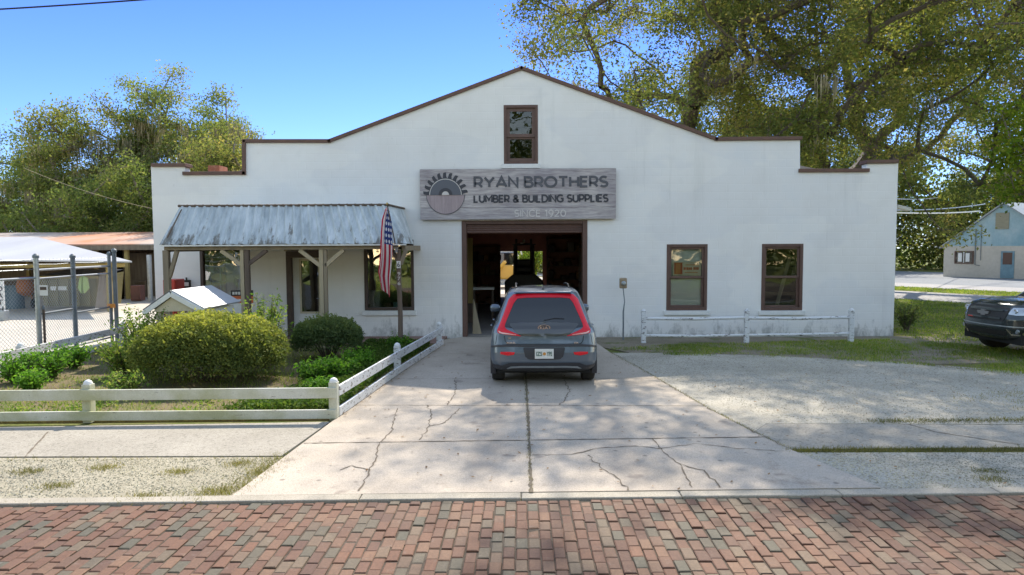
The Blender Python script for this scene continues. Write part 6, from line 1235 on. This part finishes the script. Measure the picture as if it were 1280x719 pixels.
for k, (pa, dx, mt_, lab) in enumerate([(585, .24, WOODL, 'pale board leaning inside the left jamb, nearest the door'), (583, .16, YP, 'yellow board leaning behind the pale one at the left jamb')]):
    yy = YF + .55 + k * .4; x = gx0 + .12 + .1; o = MB().add([(x, yy, .023), (x + dx, yy - .05, .023), (x + .03, yy + .1, .95 - k * .1), (x, yy + .03, .023 + .02), (x + dx - .04, yy + .03, .023), (x, yy + .13, .9 - k * .1)], [(0, 1, 2), (3, 5, 4), (0, 2, 5, 3), (1, 4, 5, 2), (0, 3, 4, 1)]).build('leaning_board', mt_, origin=(x, yy, 0)); tag(o, lab, 'board', 'boards leaning inside the bay')
pb = empty('paint_bucket_bench', (X(606, YF + 5), YF + 4.2, 0), 'white topped bench at the left inside the bay', 'bench'); x = X(604, YF + 4.2); B(x - .35, x + .35, YF + 3.9, YF + 4.4, .98, 1.05).build('benchtop', WHITE, pb)
for s in (-.3, .3):
    for y in (YF + 3.95, YF + 4.35): B(x + s - .03, x + s + .03, y - .03, y + .03, .023, .98).build('leg', WOODD, pb)
# yellow machine and pallets seen through the rear opening
structure('rear_yard', MB().slab([(-9.4, 33.3), (9, 33.3), (10, 52), (-9.4, 52)], -.2, -.006), SAND)
yl = empty('yellow_loader', (X(636, 38), 38.5, 0), 'yellow loader in the yard seen through the rear opening', 'loader'); YEL = plain('machine_yellow', (.48, .29, .05), .5); x = X(634, 38)
B(x - .9, x + .7, 38, 40, .5, 1.3).build('loader_body', YEL, yl, bevel=.1); B(x - .5, x + .4, 38.6, 39.8, 1.3, 2.0).build('loader_cab', CGL, yl, bevel=.05); MB().bar((x - .6, 38, .9), (x - .1, 37.4, 1.5), .14).build('loader_arm', YEL, yl)
for s in (-.7, .6): MB().lathe((x + s, 38.0, .45), [(.2, -.15), (.45, -.15), (.45, .15), (.2, .15)], 20, 'x').build('wheel', RUBBER, yl)
pw = empty('pale_truck_box', (X(628, 44), 44, 0), 'pale storage box standing in the rear yard', 'storage box'); x = X(622, 44); B(x - 1.5, x + 1.6, 44, 46, 0, 2.9).build('box_shell', WHITE, pw, bevel=.03); B(x + .2, x + 1.3, 43.97, 43.998, .1, 2.5).build('box_door', METALG, pw)
leggy('yard_bush', (X(664, 42), 42), 2.6, 1.3, 40, 60, .09, LIME, 'bright bush in the rear yard seen through the opening', 77)

# ================================================================== BLUE GABLED HOUSE, POLES, CABLES
bh0 = Vector((30.75, 50.0)); bw_ = 7.6; bhh = empty('gabled_house', (30.75, 50.0, 0), 'cream block house with pale blue gable across the road at the right edge', 'house', None, math.atan2(dd.y, dd.x))
# local: x along the front, -y... outward normal of the front is towards the camera (-dn)
BLU = M('weathered_blue_boards', (.22, .36, .42), (.30, .42, .47), .9, .8, c3=(.42, .50, .52), stretch=(1, 1, .6), fine=8); CRB = M('cream_blocks', (.55, .50, .44), (.48, .44, .38), .8, .85, fine=6); EV = 2.2; PK = 5.05
def bq(name, mat, x0, x1, y0, y1, z0, z1, bevel=0, par=None): return B(x0, x1, -y1, -y0, z0, z1).build(name, mat, par or bhh, True, False, bevel)
bq('wall', CRB, 0, bw_, -12, 0, 0, EV)
MB().add([(0, -0.004, EV), (bw_, -0.004, EV), (bw_ / 2, -0.004, PK), (0, 12, EV), (bw_, 12, EV), (bw_ / 2, 12, PK)], [(0, 1, 2), (5, 4, 3), (0, 3, 4, 1), (0, 2, 5, 3), (1, 4, 5, 2)]).build('gable', BLU, bhh, True)
m = MB()
for s in (0, 1):
    e_ = (-.25, EV - .16) if s == 0 else (bw_ + .25, EV - .16); vs = []
    for y in (-.2, 12.2): vs += [(e_[0], y, e_[1]), (bw_ / 2, y, PK + .03), (bw_ / 2, y, PK + .12), (e_[0], y, e_[1] + .09)]
    MB().add(vs, [(0, 1, 2, 3), (7, 6, 5, 4), (3, 2, 6, 7), (0, 4, 5, 1), (0, 3, 7, 4), (1, 5, 6, 2)]).build('roof_slope', M('house_roof', (.35, .38, .39), (.28, .30, .31), 1, .6) if s == 0 else bpy.data.materials['house_roof'], bhh, True)
bq('vent', M('tan_louvre', (.30, .28, .20), (.24, .22, .16), 3, .8, stretch=(1, 1, 8)), 3.3, 4.1, .006, .05, 3.35, 4.45)
wnd = bq('window', BROWN, .75, 2.0, -.01, .05, .95, 1.85); bq('pane', CGL, .83, 1.92, .051, .056, 1.02, 1.78, par=wnd); m = MB(); m.box(1.35, 1.40, -.065, -.057, 1.02, 1.78); m.build('glazing_bar', WHITE, wnd, True)
for k in range(2): bq('side_panel', WHITE, 1.0 + k * .5, 1.25 + k * .5, .057, .07, 1.1, 1.7)
DB = M('blue_door', (.13, .22, .27), (.20, .32, .38), 3, .7)
d1_ = bq('door', DB, 3.7, 4.5, -.02, .04, 0.02, 1.85); bq('door_glass', BROWN, 3.82, 4.38, .041, .05, .95, 1.75, par=d1_)
d2_ = bq('door', DB, 5.6, 6.9, -.02, .04, 0.02, 1.95); bq('door_gap', BLACK, 5.7, 6.0, .041, .05, .1, 1.85, par=d2_)
MB().tube([(2.1, -.05, 3.3), (2.1, -.05, .9), (2.4, -.05, .85)], .03, 6).build('conduit', POSTG, bhh, True); MB().tube([(2.45, -.05, 3.7), (2.45, -.05, 1.2)], .02, 6).build('conduit', POSTG, bhh, True)
up = empty('lamp_pole', (X(1105, 29), 29, 0), 'pole behind the store corner carrying a pale street lamp head', 'street lamp'); x = X(1105, 29)
MB().tube([(x, 29, 0), (x, 29, 4.3)], [.11, .09], 12).build('pole', WOODP, up, smooth=True); MB().tube([(x, 29, 4.05), (X(1119, 29), 29, 4.0)], .03).build('arm', METALG, up, smooth=True)
MB().add([(X(1118, 29), 28.85, Z(256, 29, 1118)), (X(1135, 29), 28.85, Z(260, 29, 1135)), (X(1134, 29), 28.85, Z(264, 29, 1134)), (X(1118, 29), 28.85, Z(260.5, 29, 1118)), (X(1118, 29), 29.15, Z(256, 29, 1118)), (X(1135, 29), 29.15, Z(260, 29, 1135)), (X(1134, 29), 29.15, Z(264, 29, 1134)), (X(1118, 29), 29.15, Z(260.5, 29, 1118))], [(0, 1, 2, 3), (7, 6, 5, 4), (0, 4, 5, 1), (1, 5, 6, 2), (2, 6, 7, 3), (3, 7, 4, 0)]).build('lamp_head', WHITE, up, bevel=.02)
def cable(a, b, r, label, sag=.2, n=14):
    P = [a.lerp(b, k / n) - Vector((0, 0, sag * 4 * (k / n) * (1 - k / n))) for k in range(n + 1)]; o = MB().tube(P, r, 6).build('overhead_cable', label[1], smooth=True, origin=tuple(P[0])); tag(o, label[0], 'cable')
cable(W(-330, 26, 9), W(252, -6, 9.6), .011, ('black overhead cable crossing the top left corner of the sky', BLACK), .04)
cable(W(1100, 262.5, 36), W(1232, 255, 47), .035, ('upper pale cable between the store corner and the blue gable', METALG), .15); cable(W(1100, 265, 36), W(1225, 264, 47), .045, ('thicker lower cable between the store corner and the blue gable', WHITE), .1)
cable(W(1110, 248, 36), W(1172, 247, 60), .03, ('thin top cable right of the store corner under the oak', METALG), .1)
cable(W(30, 210, 38), W(196, 262, 32), .009, ('thin yellowish cable sloping down before the left wood', WOODL), .2)
